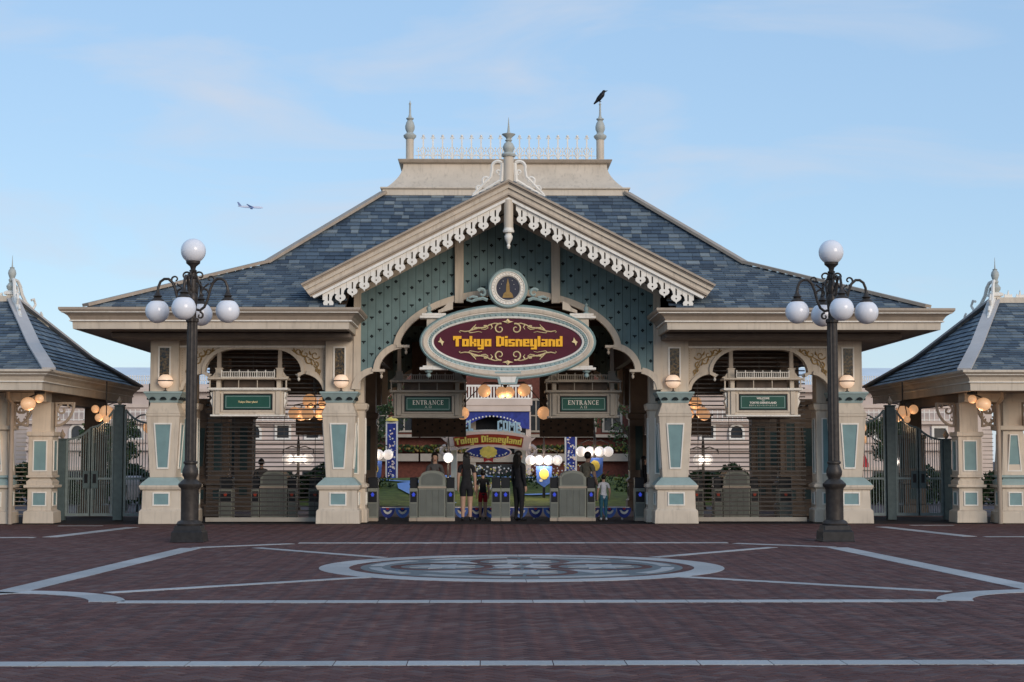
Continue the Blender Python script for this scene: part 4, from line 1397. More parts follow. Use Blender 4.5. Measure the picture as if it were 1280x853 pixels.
booth(-1.82, BR, 'arched ticket booth below the left ENTRANCE sign')
booth(1.62, BR, 'arched ticket booth below the right ENTRANCE sign')
booth(-5.72, BR + .3, 'arched ticket booth behind the left grille', False)
booth(5.68, BR + .3, 'arched ticket booth behind the right grille', False)
t = empty('turnstile', (-.14, BR, 0), 'double turnstile cabinet standing in the middle of the gate row', 'turnstile', 'turnstile cabinets in the gate row')
reader(-.255, BR, t, .112); reader(-.025, BR, t, .112)
for s in (-1, 1):
    t = empty('turnstile', (s * 3.27, BR, 0), 'single turnstile cabinet next to the pier ' + ('left' if s < 0 else 'right') + ' of the entrance', 'turnstile', 'turnstile cabinets in the gate row')
    reader(s * 3.27, BR, t, .125)
    for q in (0, 1):
        t = empty('turnstile', (s * (4.7 + q * 2.2), BR + .3, 0), 'dark turnstile cabinet behind the %s grille, %s' % ('left' if s < 0 else 'right', 'nearer the entrance' if q == 0 else 'nearer the outer pier'), 'turnstile', 'turnstile cabinets in the gate row')
        reader(s * (4.7 + q * 2.2), BR + .3, t, .16, False)

# ------------------------------------------------------------------ five-globe street lamps
for s in (-1, 1):
    lx, ly = s * 5.97, 30.35
    t = empty('street_lamp', (lx, ly, 0), ('dark iron street lamp with five white globes left of the star paving' if s < 0 else 'dark iron street lamp with five white globes right of the star paving'), 'street lamp', 'five-globe street lamps in front of the entrance')
    b = MBu('dark_iron').stack(lx, ly, [(0, .305, .305), (.02, .305, .305), (.03, .295, .295), (.18, .285, .285), (.22, .25, .25), (.30, .235, .235)]).build('lamp_base', t, bev=.012)
    ped = [(.235, .30), (.245, .33), (.22, .37), (.165, .40), (.165, .95), (.175, .98), (.215, 1.02), (.22, 1.06), (.16, 1.12), (.115, 1.15), (.12, 1.18), (.145, 1.22), (.15, 1.30), (.115, 1.39), (.105, 1.42), (.13, 1.44), (.13, 1.47), (.10, 1.49)]
    MBu('iron').lathe(lx, ly, ped, 20, flute=.05).build('pedestal', t, smooth=True)
    MBu('iron').lathe(lx, ly, [(.108, 1.485), (.098, 4.05), (.12, 4.07), (.12, 4.12), (.10, 4.14)], 24, flute=.10).build('post', t)
    MBu('iron').lathe(lx, ly, [(.075, 4.14), (.065, 4.4), (.085, 4.45), (.095, 4.52), (.06, 4.6), (.08, 4.66), (.06, 4.86), (.085, 4.89), (.05, 4.92), (.045, 4.98), (.075, 5.02), (.045, 5.05), (.06, 5.10), (.13, 5.16), (.135, 5.20), (.12, 5.21)], 14).build('lamp_crown', t, smooth=True)
    MBu('globe').ball((lx, ly, 5.395), .232, 28, 18).build('lamp_globe', t, smooth=True)
    rot = -.24 * s * -1
    for q in range(4):
        a = q * PI / 2 + (-.06 if s < 0 else .06)
        ca, sa = math.cos(a), math.sin(a)
        P3 = lambda r, z: (lx + ca * r, ly + sa * r, z)
        ar = MBu('iron')
        path = [(.06, 4.30), (.14, 4.28), (.22, 4.34), (.28, 4.48), (.33, 4.68), (.38, 4.80), (.46, 4.87), (.54, 4.87), (.61, 4.82), (.65, 4.72), (.66, 4.60)]
        ar.tube([P3(*p) for p in path], .026, 8)
        for sp_ in (spiral(.33, 4.86, .09, .02, -90, 260, 16), spiral(.13, 4.92, .10, .02, 190, -120, 16), spiral(.14, 4.18, .07, .015, 90, -250, 14), spiral(.20, 4.60, .10, .03, 0, 300, 14)):
            ar.tube([P3(*p) for p in sp_], taper(len(sp_), .022, .013), 6)
        ar.tube([P3(*p) for p in ((.06, 4.96), (.12, 4.78), (.20, 4.70), (.30, 4.78))], .018, 6)
        arm = ar.build('lamp_arm', t, smooth=True)
        gx, gy, _ = P3(.66, 0)
        MBu('iron').lathe(gx, gy, [(.12, 4.455), (.125, 4.47), (.10, 4.50), (.06, 4.53), (.09, 4.55), (.06, 4.58), (.035, 4.62), (.03, 4.66)], 14).build('globe_cap', arm, smooth=True)
        MBu('globe').ball((gx, gy, 4.265), .222, 26, 16).build('lamp_globe', arm, smooth=True)

# ------------------------------------------------------------------ side pavilions and gates
for s in (-1, 1):
    side = 'left' if s < 0 else 'right'
    V = empty('gate_pavilion', (s * 13.5, BY + 2, 0), 'low slate roofed pavilion cut off by the %s edge of the picture' % side, 'pavilion', 'slate roofed pavilions either side')
    fx = lambda pts: [(s * a, b) for a, b in pts]
    XE, XR, XF = 10.30, 12.5, 24.0
    y0, yr, y1 = BY - 1.8, BY + 2.95, BY + 7.7
    ze, zr = 3.49, 5.52
    # bell-cast: break line at 45% of the run
    kx, ky = XE + .9, y0 + 2.05
    zk = ze + .68
    ky2 = y1 - 2.05
    acc = MBu('slate')
    rf = MBu('dark_wood')
    quads = [((XF, y0, ze), (XE, y0, ze), (XF, ky, zk), (kx, ky, zk)), ((XF, ky, zk), (kx, ky, zk), (XF, yr, zr), (XR, yr, zr)),
             ((XE, y0, ze), (XE, y1, ze), (kx, ky, zk), (kx, ky2, zk)), ((kx, ky, zk), (kx, ky2, zk), (XR, yr, zr), (XR, yr, zr)),
             ((XE, y1, ze), (XF, y1, ze), (kx, ky2, zk), (XF, ky2, zk)), ((kx, ky2, zk), (XF, ky2, zk), (XR, yr, zr), (XF, yr, zr))]
    for q, (A, b_, c_, d_) in enumerate(quads):
        A, b_, c_, d_ = [(s * p[0], p[1], p[2]) for p in (A, b_, c_, d_)]
        rf.add([A, b_, d_, c_], [(0, 1, 2, 3)])
        if s > 0: A, b_, c_, d_ = b_, A, d_, c_
        # order so that the outward normal points up
        e = Vector(b_) - Vector(A); nn = e.cross(Vector(c_) - Vector(A))
        if nn.z < 0: A, b_, c_, d_ = b_, A, d_, c_
        quads[q] = (A, b_, c_, d_)
    rf.v = [(a, b, c_ - .03) for a, b, c_ in rf.v]
    rfo = rf.build('roof', V)
    for q, (A, b_, c_, d_) in enumerate(quads):
        shingle_face(A, b_, c_, d_, .19, .30, rfo, acc, 120 if q in (0, 1) else 0, seed=70 + q)
    tag(acc.build('shingle_field', rfo), kind='stuff')
    for ya, yb, yk in ((y0, y1, ky), (y1, y0, ky2)):
        hb = MBu('flashing')
        beam(hb, (s * (XE - .02), ya, ze + .02), (s * kx, yk, zk + .04), .30, .05)
        beam(hb, (s * kx, yk, zk + .04), (s * XR, yr, zr + .05), .30, .05)
        hb.build('hip_flashing', rfo)
    MBu('beige').box(s * XR, yr - .16, zr - .05, s * XF, yr + .16, zr + .10).build('ridge_curb', rfo, bev=.01)
    # finial with scrolls at the end of the ridge
    fz = zr - .16
    MBu('white').stack(s * (XR + .02), yr, [(zr - .1, .12, .12), (fz + .28, .10, .10), (fz + .30, .16, .16), (fz + .36, .16, .16), (fz + .40, .10, .10)]).build('finial_base', rfo)
    MBu('grey_teal').lathe(s * (XR + .02), yr, [(.08, fz + .40), (.13, fz + .46), (.14, fz + .52), (.08, fz + .60), (.06, fz + .62), (.085, fz + .65), (.085, fz + .69), (.06, fz + .71), (.08, fz + .76), (.105, fz + .84), (.09, fz + .92), (.05, fz + .97), (.065, fz + .99), (.02, fz + 1.01), (.012, fz + 1.1), (.004, fz + 1.3)], 12).build('finial_urn', rfo, smooth=True)
    # fretted crest boards riding the hips and ridge
    for ya in (y0, y1):
        dirv = Vector((XE - XR, (ya - yr), 0)); dirv.normalize()
        t = MBu('white')
        slope = (zk - zr) / math.hypot(kx - XR, 2.7)
        hp_ = lambda d, h: (s * (XR + dirv.x * d * 1.25), yr + dirv.y * d * 1.25, zr + slope * d * 1.25 + h * 1.25 + .06)
        for path, r_ in (([(.06, .40), (.14, .42), (.22, .36), (.28, .22), (.40, .12), (.60, .08), (1.0, .02)], .045), ([(.10, .12), (.16, .22), (.13, .30), (.08, .26)], .03), ([(.62, .10), (.70, .24), (.64, .32), (.57, .26)], .035), ([(.3, .06), (.36, .14), (.44, .12)], .03), ([(.85, .05), (.92, .12), (.86, .17)], .028), ([(.05, .03), (.6, .03), (1.1, .0)], .05)):
            t.tube([hp_(*p) for p in path], r_, 6)
        t.build('hip_crest', rfo, smooth=True)
    for q in range(14):
        xx = XR + .35 + q * .3
        t = MBu('white').prism([(s * (xx - .11), zr + .10), (s * (xx + .11), zr + .10), (s * (xx + .09), zr + .2), (s * (xx + .03), zr + .17), (s * xx, zr + .30), (s * (xx - .03), zr + .17), (s * (xx - .09), zr + .2)][::s], yr - .02, yr + .02)
        t.build('ridge_crest', rfo)
    # cornice and soffit
    pr = [(-.4, 3.52), (.06, 3.52), (.06, 3.47), (.0, 3.43), (-.02, 3.43), (-.02, 3.41), (-.10, 3.36), (-.14, 3.28), (-.14, 3.26), (-.11, 3.26), (-.11, 3.24), (-.16, 3.235), (-.16, 3.06), (-.24, 3.06)]
    pm2 = ['beige', 'beige', 'beige', 'beige', 'trim', 'beige', 'beige', 'beige', 'beige', 'trim', 'trim', 'beige', 'beige']
    pth = [(XE, y1), (XE, y0), (XF, y0)]
    MB().sweep(pth if s > 0 else [(-a, b) for a, b in pth][::-1], pr, pm2).build('cornice', V)
    if True:
        pth2 = [(XF, y1), (XE, y1)]
    MBu('soffit').box(s * (XE + .18), y0 + .2, 3.07, s * XF, y1, 3.12).build('soffit', V)
    MBu('beige').box(s * 10.85, BY + .15, 2.86, s * XF, BY + .65, 3.068).build('beam', V)
    MBu('shaded_beige').box(s * 10.85, BY + .66, 2.86, s * 11.3, BY + 6.2, 3.068).build('beam', V)
    # columns

    def col(x, y, taper_top, hh=2.3, w_=.33, wall='beige', pan='teal'):
        rim = 'white' if wall == 'beige' else wall
        c = MBu(wall).stack(x, y, [(0, w_ + .05, w_ + .05), (.27, w_ + .04, w_ + .04), (.31, w_ - .03, w_ - .03), (.82, w_ - .03, w_ - .03), (.84, w_ + .05, w_ + .05), (.90, w_ + .05, w_ + .05)])
        c.stack(x, y, [(1.13, w_ - .03, w_ - .03), (hh - .12, w_ - .03 - taper_top, w_ - .03 - taper_top), (hh - .10, w_ + .01, w_ + .01), (hh, w_ + .01, w_ + .01)])
        c = c.build('column', V, bev=.008)
        MBu('pale_teal' if taper_top else wall).stack(x, y, [(.90, w_ - .01, w_ - .01), (.98, w_, w_), (1.06, w_ - .08, w_ - .08), (1.08, w_, w_), (1.13, w_, w_)]).build('column_waist', c)
        for rz in (0, 90, -90):
            mb = MB(); frame_panel(mb, [(-.17, .40), (.17, .40), (.17, .74), (-.17, .74)], -(w_ - .03), .028, pan, rim)
            mb.xf(Matrix.Translation((x, y, 0)) @ Matrix.Rotation(R(rz), 4, 'Z')); mb.build('panel', c)
            mb = MB(); frame_panel(mb, [(-.17, 1.22), (.17, 1.22), (.17 - taper_top, hh - .2), (-.17 + taper_top, hh - .2)], -(w_ - .03) + taper_top * .3, .028, pan, rim)
            mb.xf(Matrix.Translation((x, y, 0)) @ Matrix.Rotation(R(rz), 4, 'Z')); mb.build('panel', c)
        MBu(wall).stack(x, y, [(hh, .22, .22), (2.86, .22, .22)]).build('column_neck', c)
        return c

    col(s * 11.05, BY + .75, .0, 2.16, .31)
    col(s * 12.0, BY + .42, .07, 2.3, .34)
    col(s * 14.6, BY + .42, .07, 2.3, .34)
    col(s * 11.05, BY + 5.8, .0, 2.16, .31, 'shaded_beige', 'shaded_teal')
    col(s * 14.6, BY + 5.8, .0, 2.16, .31, 'shaded_beige', 'shaded_teal')
    # fretwork brackets
    for x, dirx, yb in ((11.36, 1, BY + .55), (11.7, -1, BY + .55), (10.78, -1, BY + .75), (12.3, 1, BY + .42), (14.3, -1, BY + .42)):
        t = MBu('taupe')
        for path, r_ in ((arc(.0, 2.86, .44, .56, 0, -90, 10), .035), (spiral(.16, 2.68, .13, .03, 90, 430, 16), .026), (spiral(.33, 2.78, .07, .02, 0, 300, 12), .02), (spiral(.08, 2.46, .06, .02, 90, 400, 12), .02), ([(0, 2.84), (.45, 2.84)], .03), ([(0.02, 2.3), (.02, 2.84)], .03)):
            t.tube([(s * (x + dirx * a), yb, b) for a, b in path], r_, 6)
        t.build('bracket', V, smooth=True)
    MBu('taupe').tube([(s * 11.62, BY - .3, 3.07), (s * 11.62, BY - .3, 2.95), (s * 11.58, BY - .05, 2.8), (s * 11.58, BY - .05, .0)], .055, 10).build('downspout', V, smooth=True)
    # rods between the columns (closed grille)
    gx0, gx1 = 11.4, 11.66
    for q in range(22):
        MBu('taupe').box(s * 12.36, BY + .5, .2 + q * .1, s * 14.25, BY + .515, .215 + q * .1).build('grille_rod', V)
        MBu('taupe').box(s * gx0, BY + .62, .2 + q * .1, s * gx1, BY + .635, .215 + q * .1).build('grille_rod', V)
    # lamps under the eaves
    t = empty('eave_lamp', (s * 10.72, BY - .9, 3.0), 'pair of amber globes under the corner of the %s pavilion eaves' % side, 'lamp', 'amber lamps under the pavilion eaves')
    MBu('iron').lathe(s * 10.72, BY - .9, [(.03, 2.98), (.12, 3.0), (.12, 3.06)], 10).tube([(s * 10.72, BY - .9, 3.02), (s * 10.92, BY - 1.0, 2.92)], .02, 6).build('lamp_frame', t)
    MBu('amber').ball((s * 10.72, BY - .9, 2.89), .10, 14, 10).build('lamp_globe', t, smooth=True)
    MBu('amber').ball((s * 10.94, BY - 1.02, 2.77), .17, 16, 11, (1, 1, .9)).build('lamp_globe', t, smooth=True)
    glow(s * 10.85, BY - .9, 2.5, 7); glow(s * 10.0, BY + 2.6, 2.3, 7)
    amber_cluster('eave_chandelier', s * 10.0, BY + 2.6, 2.66, [(0, 0, -.0, .19), (-.3, .1, .10, .10), (.3, .1, .10, .12), (.05, -.2, -.16, .09), (-.16, -.1, -.12, .1)], 'cluster of amber globes above the %s gate' % side, 3.45, 'amber globe clusters above the gates')
    amber_cluster('gate_lamp', s * 8.95, BY + 2.7, 2.30, [(0, 0, 0, .15), (.08, .1, -.3, .11)], 'small amber globes seen behind the tall post of the %s gate' % side, 3.4, 'amber globe clusters above the gates')
    if s > 0:
        t = empty('wall_globe', (12.62, BY + .1, 2.45), 'warm globe lamp beside the fretwork at the right edge', 'lamp')
        MBu('warm_globe').ball((12.42, BY + .0, 2.42), .17, 16, 11).build('lamp_globe', t, smooth=True)
        MBu('iron').lathe(12.42, BY, [(.1, 2.57), (.06, 2.62), (.02, 2.66), (.02, 2.86)], 10).build('lamp_stem', t)

    # iron gate between pavilion and entrance
    G_ = empty('iron_gate', (s * 9.9, BY + 2.4, 0), 'tall double iron gate closing the passage beside the %s pavilion' % side, 'gate', 'grey green iron gates')
    yg = BY + 2.4
    for xp, hp2, wd in ((9.62 - .0, 2.82, .11), (11.05 - .02, 1.98, .10)):
        pp = MBu('gate_paint').box(s * xp - wd, yg - wd, 0, s * xp + wd, yg + wd, hp2).box(s * xp - wd - .02, yg - wd - .02, hp2 + .001, s * xp + wd + .02, yg + wd + .02, hp2 + .04).build('gate_post', G_, bev=.008)
        MBu('taupe').lathe(s * xp, yg, [(.03, hp2 + .04), (.07, hp2 + .10), (.075, hp2 + .14), (.03, hp2 + .21), (.004, hp2 + .27)], 10).build('post_finial', pp, smooth=True)
    for q, (xa, xb, za, zb) in enumerate(((9.76, 10.30, 2.74, 2.30), (10.33, 10.90, 2.28, 2.0), (8.75, 9.47, 2.4, 2.74))):
        lf = MBu('bar_paint')
        topz = lambda x: zb + (za - zb) * ((xb - x) / (xb - xa)) ** 2 if q < 2 else za + (zb - za) * ((x - xa) / (xb - xa)) ** 3
        tp = [(s * (xa + (xb - xa) * i / 10), topz(xa + (xb - xa) * i / 10)) for i in range(11)]
        lf.tube(xz(tp, yg), .028, 6)
        lf.box(s * xa - .03, yg - .025, .1, s * xa + .03, yg + .025, topz(xa)).box(s * xb - .03, yg - .025, .1, s * xb + .03, yg + .025, topz(xb))
        lf.box(s * xa, yg - .024, .10, s * xb, yg + .024, .17).box(s * xa, yg - .024, 1.0, s * xb, yg + .024, 1.05)
        lf = lf.build('gate_leaf', G_)
        nbar = 9
        for i in range(nbar):
            xx = xa + (xb - xa) * (i + 1) / (nbar + 1)
            MBu('bar_paint').box(s * xx - .009, yg - .009, .17, s * xx + .009, yg + .009, topz(xx)).build('bar', lf)
        if q < 2:
            xl = xb - .09 if q == 0 else xa + .09
            MBu('gate_paint').box(s * xl - .085, yg - .03, .78, s * xl + .085, yg + .03, 1.22).build('lock_plate', lf)
            MBu('black').box(s * xl - .04, yg - .045, .92, s * xl + .04, yg - .031, 1.14).build('handle', lf)
        else:
            tp = [(s * (xa + .05), za + .02), (s * (xa + .15), za + .22), (s * (xa + .35), za + .2), (s * (xa + .5), za + .1)]
            MBu('gate_paint').tube(xz(tp, yg), .02, 6).build('scroll', lf)

# ------------------------------------------------------------------ courtyard behind
tag(MBu('courtyard').slab([(-60, 43.25), (60, 43.25), (60, 140), (-60, 140)], -.05, -.004).build('courtyard_ground'), kind='structure')
CY = 51.9
bed = MBu('lawn')
nx, ny = 30, 10
vs, fs = [], []
for j in range(ny + 1):
    for i in range(nx + 1):
        x = -7 + 14 * i / nx; y = CY + 8.5 * j / ny
        vs.append((x, y, -.02 + .85 * (j / ny) ** .9 + .04 * math.sin(x * 1.3 + j)))
for j in range(ny):
    for i in range(nx): fs.append((j * (nx + 1) + i, j * (nx + 1) + i + 1, (j + 1) * (nx + 1) + i + 1, (j + 1) * (nx + 1) + i))
bed.add(vs, fs)
tag(bed.build('garden_lawn', smooth=True), kind='structure')


def bedz(x, y): return -.02 + .85 * max(0, (y - CY) / 8.5) ** .9 + .04 * math.sin(x * 1.3 + (y - CY) / .85)


pp = MBu('path_blue')
for path, wd in (([(-2.0, 60.0), (-2.9, 58.6), (-3.4, 57.4), (-3.3, 56.2), (-2.9, 55.0), (-2.3, 53.6), (-1.6, 52.6)], .42), ([(-4.4, 58.9), (-3.4, 58.6), (-2.6, 59.2), (-1.8, 60.1)], .5), ([(-.9, 60.1), (.5, 60.2), (2.5, 60.0)], .4), ([(.5, 54.8), (1.6, 54.9), (2.7, 55.2)], .3)):
    P = [Vector(p) for p in path]
    pts = []
    for a_, b_ in zip(P[:-1], P[1:]):
        for q in range(5): pts.append(a_.lerp(b_, q / 5))
    pts.append(P[-1])
    vs = []
    for i, p in enumerate(pts):
        d = (pts[min(i + 1, len(pts) - 1)] - pts[max(0, i - 1)]).normalized(); nn = Vector((-d.y, d.x)) * wd / 2
        for qv in (p + nn, p - nn): vs.append((qv.x, qv.y, bedz(qv.x, qv.y) + .05))
    pp.add(vs, [(2 * i, 2 * i + 1, 2 * i + 3, 2 * i + 2) for i in range(len(pts) - 1)])
tag(pp.build('garden_path'), kind='structure')
# clipped planting and flowers on the bed
hd = MB()
rr = random.Random(5)
for q in range(1500):
    cl = rr.choice(((-4.3, 56.8, .45), (-2.1, 56.6, .45), (1.3, 58.0, 1.0), (2.0, 57.0, .9), (3.9, 58.0, .8), (-.5, 58.0, .8), (4.6, 56, .5), (-6, 58.5, .8)))
    a_ = rr.random() * 2 * PI; r_ = cl[2] * math.sqrt(rr.random())
    x, y = cl[0] + r_ * math.cos(a_) * 1.4, cl[1] + r_ * math.sin(a_)
    z = bedz(x, y) + rr.random() * .35
    hd.use(rr.choice(('foliage', 'foliage', 'foliage', 'lawn')))
    d = .07
    v3 = [Vector((rr.uniform(-d, d), rr.uniform(-d, d), rr.uniform(-d, d))) for _ in range(4)]
    hd.add([(x + v.x, y + v.y, z + v.z) for v in v3], [(0, 1, 2), (0, 2, 3)])
tag(hd.build('garden_shrub', None), 'low dark clipped planting on the garden slope', 'planting', kind='stuff')
fl_ = MB()
for q in range(420):
    x, y = rr.choice(((rr.uniform(.3, 2.8), rr.uniform(57.6, 58.3)), (rr.uniform(-1.2, .2), rr.uniform(55.4, 56.5)), (rr.uniform(-1.0, 3), rr.uniform(60.5, 62))))
    fl_.use(rr.choice(('white', 'white', 'banner_yellow', 'pink')))
    fl_.ball((x, y, bedz(x, y) + rr.uniform(.05, .35)), rr.uniform(.02, .045), 5, 4)
tag(fl_.build('flower_bed'), 'white and yellow flowers scattered over the garden slope', 'flowers', kind='stuff')
# low fence dressed with blue and white rosettes in front of the bed
FY = BR + 1.08
bf = empty('bunting_fence', (0, FY, 0), 'low fence with blue and white fan bunting behind the gate row', 'fence')
for i in range(17):
    x = -2.96 + i * .37
    fan = MB()
    fan.use('bright_blue' if i % 2 else 'blue').prism(arc(x, .29, .18, .25, 180, 360, 10), FY - .03, FY)
    fan.use('white').prism(arc(x, .29, .12, .16, 200, 340, 6), FY - .05, FY - .031)
    fan.use('blue').prism(arc(x, .29, .08, .10, 190, 350, 6), FY - .06, FY - .051)
    fan.use('red').prism(arc(x, .29, .04, .05, 180, 360, 6), FY - .07, FY - .061)
    fan.build('bunting_fan', bf)
MBu('white').box(-3.1, FY + .01, .285, 3.1, FY + .04, .31).build('fence_rail', bf)
for i in range(9): MBu('white').box(-3.02 + i * .74, FY + .041, 0, -2.98 + i * .74, FY + .07, .31).build('fence_post', bf)

# welcome board on posts
WB = empty('welcome_sign', (-.35, CY + 4, 0), 'pink arched sign board reading Tokyo Disneyland above the garden', 'sign')
yw = CY + 3.9
wc, wr = 0, 6.0
wx, wz = -.42, 2.17


def arcmap(u, v, r=6.2): return (wx + (r + v) * math.sin(u / r), wz - r + (r + v) * math.cos(u / r))


ap = MBu('pink').prism([arcmap(u, .26) for u in np.linspace(-1.42, 1.42, 18)] + [arcmap(u, -.26) for u in np.linspace(1.42, -1.42, 18)], yw, yw + .12).build('sign_board', WB)
MBu('sign_red').prism([arcmap(u, .175) for u in np.linspace(-1.18, 1.18, 18)] + [arcmap(u, -.175) for u in np.linspace(1.18, -1.18, 18)], yw - .02, yw - .001).build('sign_panel', ap)
tb = MBu('banner_yellow')
block_text(tb, 'Tokyo Disneyland', .0325, yw - .045, yw - .021, lambda u, v: arcmap(u, v))
tb.build('lettering', ap)
for s in (-1, 1):
    t = MBu('pink')
    sp_ = spiral(wx + s * 1.45, wz - .42, .19, .05, 90, 90 - s * 380, 18)
    t.tube(xz(sp_, yw + .05), taper(len(sp_), .085, .05), 6)
    t.prism([(wx + s * 1.30, wz + .02), (wx + s * 1.62, wz + .06), (wx + s * 1.45, wz - .1)][::-s], yw - .01, yw + .1)
    t.build('sign_scroll', WB, smooth=True)
    MBu('trim').box(wx + s * 1.18 - .1, yw + .13, 0, wx + s * 1.18 + .1, yw + .3, wz - .25).build('sign_post', WB)
ov = MB()
ov.use('pink').prism([(wx + .80 * math.cos(2 * PI * i / 32), wz - .45 + .24 * math.sin(2 * PI * i / 32)) for i in range(32)], yw - .03, yw + .08)
ov.use('blue').prism([(wx + .74 * math.cos(2 * PI * i / 32), wz - .45 + .19 * math.sin(2 * PI * i / 32)) for i in range(32)], yw - .05, yw - .031)
ov.use('banner_yellow').prism([(wx + .28 * math.cos(2 * PI * i / 20) * (1 + .12 * (i % 2)), wz - .44 + .19 * math.sin(2 * PI * i / 20) * (1 + .12 * (i % 2))) for i in range(20)], yw - .07, yw - .051)
ov.use('white')
for i in range(12):
    a_ = PI + PI * (i + .5) / 12
    ov.ball((wx + .62 * math.cos(a_), yw - .05, wz - .45 + .14 * math.sin(a_)), .03, 6, 4)
ov.build('sign_oval', WB)
wl_ = MBu('aqua')
block_text(wl_, 'WEL', .046, yw - .03, yw + .03, lambda u, v: (wx - .84 + u * .9, wz + .46 + v * 1.15 - .12 * abs(u - .3)))
block_text(wl_, 'COME', .046, yw - .03, yw + .03, lambda u, v: (wx + .70 + u * .8, wz + .46 + v * 1.15 - .12 * abs(u + .3)))
wl_.build('welcome_lettering', WB)
MBu('trim').prism([arcmap(u, .33) for u in np.linspace(-1.2, 1.2, 12)] + [arcmap(u, .262) for u in np.linspace(1.2, -1.2, 12)], yw - .01, yw + .1).build('sign_ledge', WB)
MBu('red').prism([(wx - .16, wz - .62), (wx, wz - .68), (wx + .16, wz - .62), (wx + .16, wz - .78), (wx, wz - .72), (wx - .16, wz - .78)][::-1], yw - .08, yw).build('sign_bow', WB)

# banner pillars
for x, lab in ((-4.12, 'tall blue and white patterned banner pillar left of the welcome sign'), (2.76, 'tall blue and white patterned banner pillar right of the welcome sign')):
    y = 62.8
    t = empty('banner_pillar', (x, y, 0), lab, 'banner', 'patterned banner pillars')
    MBu('trim').box(x - .23, y, 0, x + .23, y + .2, 2.95).build('pillar_frame', t)
    MBu('blue').box(x - .17, y - .012, .4, x + .17, y - .001, 2.85).build('banner', t)
    k_ = MB()
    for q in range(90):
        k_.use(rr.choice(('white', 'white', 'bright_blue', 'pink')))
        k_.prism([(x + rr.uniform(-.15, .15) * .0 + dx, z) for dx, z in []] or (lambda cx_, cz_, r_: [(cx_ + r_ * math.cos(2 * PI * h / 6), cz_ + r_ * math.sin(2 * PI * h / 6)) for h in range(6)])(x + rr.uniform(-.14, .14), .4 + 2.3 * rr.random() ** 1.6, rr.uniform(.012, .05)), y - .016 - q * 1e-4, y - .0125)
    k_.build('banner_print', t)
    MBu('banner_yellow').lathe(x, y + .1, [(.25, 2.95), (.22, 3.02), (.1, 3.08), (.02, 3.12)], 12).build('pillar_cap', t)

# park lamps with a row of white globes and hanging banners
for x, y, z, n_, lab in ((-4.15, CY + 1.5, 1.52, 4, 'white globe park lamp with blue banner beside the left banner pillar'), (3.05, CY + 1.5, 1.62, 4, 'white globe park lamp with blue banner nearest the right pier'),
                         (1.42, CY + 2.4, 1.34, 4, 'white globe park lamp between the welcome sign and the right ENTRANCE booth'), (-1.75, CY + 2.4, 1.42, 1, 'single white globe park lamp left of the welcome sign post'),
                         (-6.1, CY - 3, 1.38, 3, 'white globe park lamp behind the left grille'), (6.0, CY - 3, 1.36, 2, 'white globe park lamp behind the right grille'), (-11.9, CY - 4, 1.3, 2, 'white globe park lamp behind the left gate'), (12.1, CY - 2, 1.3, 2, 'white globe park lamp behind the right gate')):
    t = empty('park_lamp', (x, y, 0), lab, 'lamp', 'globe lamps in the courtyard')
    MBu('iron').lathe(x, y, [(.1, 0), (.05, .2), (.04, z), (.05, z + .5), (.02, z + .8), (.005, z + 1.1)], 10).build('lamp_post', t)
    for i in range(n_):
        MBu('park_globe').ball((x + (i - (n_ - 1) / 2) * .30, y + (.1 if i % 2 else -.1), z + .12), .17, 12, 9).build('lamp_globe', t, smooth=True)
    glow(x, y - .35, z + .1, 40 if abs(x) < 2 else 8, (1.0, .85, .72), .15)
    br = MBu('iron')
    for e in (-1, 1): br.tube(xz([(x, z + .45), (x + e * .2, z + .5), (x + e * .45, z + .4), (x + e * .45, z + .28)], y), .02, 6)
    br.build('lamp_arm', t)
    if x > -5.5 and x < 5 and n_ == 4:
        b_ = MBu('bright_blue').prism([(x - .27, z - .08), (x + .27, z - .08), (x + .24, z - .6), (x, z - .78), (x - .24, z - .6)][::-1], y - .14, y - .12)
        b_.use('banner_yellow').prism(arc(x, z - .34, .16, .18, 0, 330, 10), y - .15, y - .141)
        b_.use('white').prism(arc(x - .1, z - .55, .06, .05, 0, 330, 6), y - .15, y - .141)
        b_.build('lamp_banner', t)

# buildings across the courtyard


def window(parent, x, y, z, w_, h_, arched=False, frame='cream_wall', mull=True):
    f = MBu(frame)
    top = arc(x, z + h_ - w_ / 2, w_ / 2 + .12, w_ / 2 + .12, 0, 180, 10) if arched else [(x + w_ / 2 + .12, z + h_ + .12), (x - w_ / 2 - .12, z + h_ + .12)]
    inn = arc(x, z + h_ - w_ / 2, w_ / 2, w_ / 2, 0, 180, 10) if arched else [(x + w_ / 2, z + h_), (x - w_ / 2, z + h_)]
    outer = [(x - w_ / 2 - .12, z - .1), (x + w_ / 2 + .12, z - .1)] + top
    inner = [(x - w_ / 2, z), (x + w_ / 2, z)] + inn
    n = len(outer)
    for i in range(n):
        j = (i + 1) % n
        f.prism([outer[i], outer[j], inner[j], inner[i]], y - .12, y + .05)
    f = f.build('window', parent)
    MBu('window_glass').prism(inner, y - .03, y + .02).build('pane', f)
    if mull: MBu(frame).box(x - .04, y - .08, z, x + .04, y - .031, z + h_).box(x - w_ / 2, y - .075, z + h_ * .5 - .03, x + w_ / 2, y - .031, z + h_ * .5 + .03).build('mullion', f)
    return f


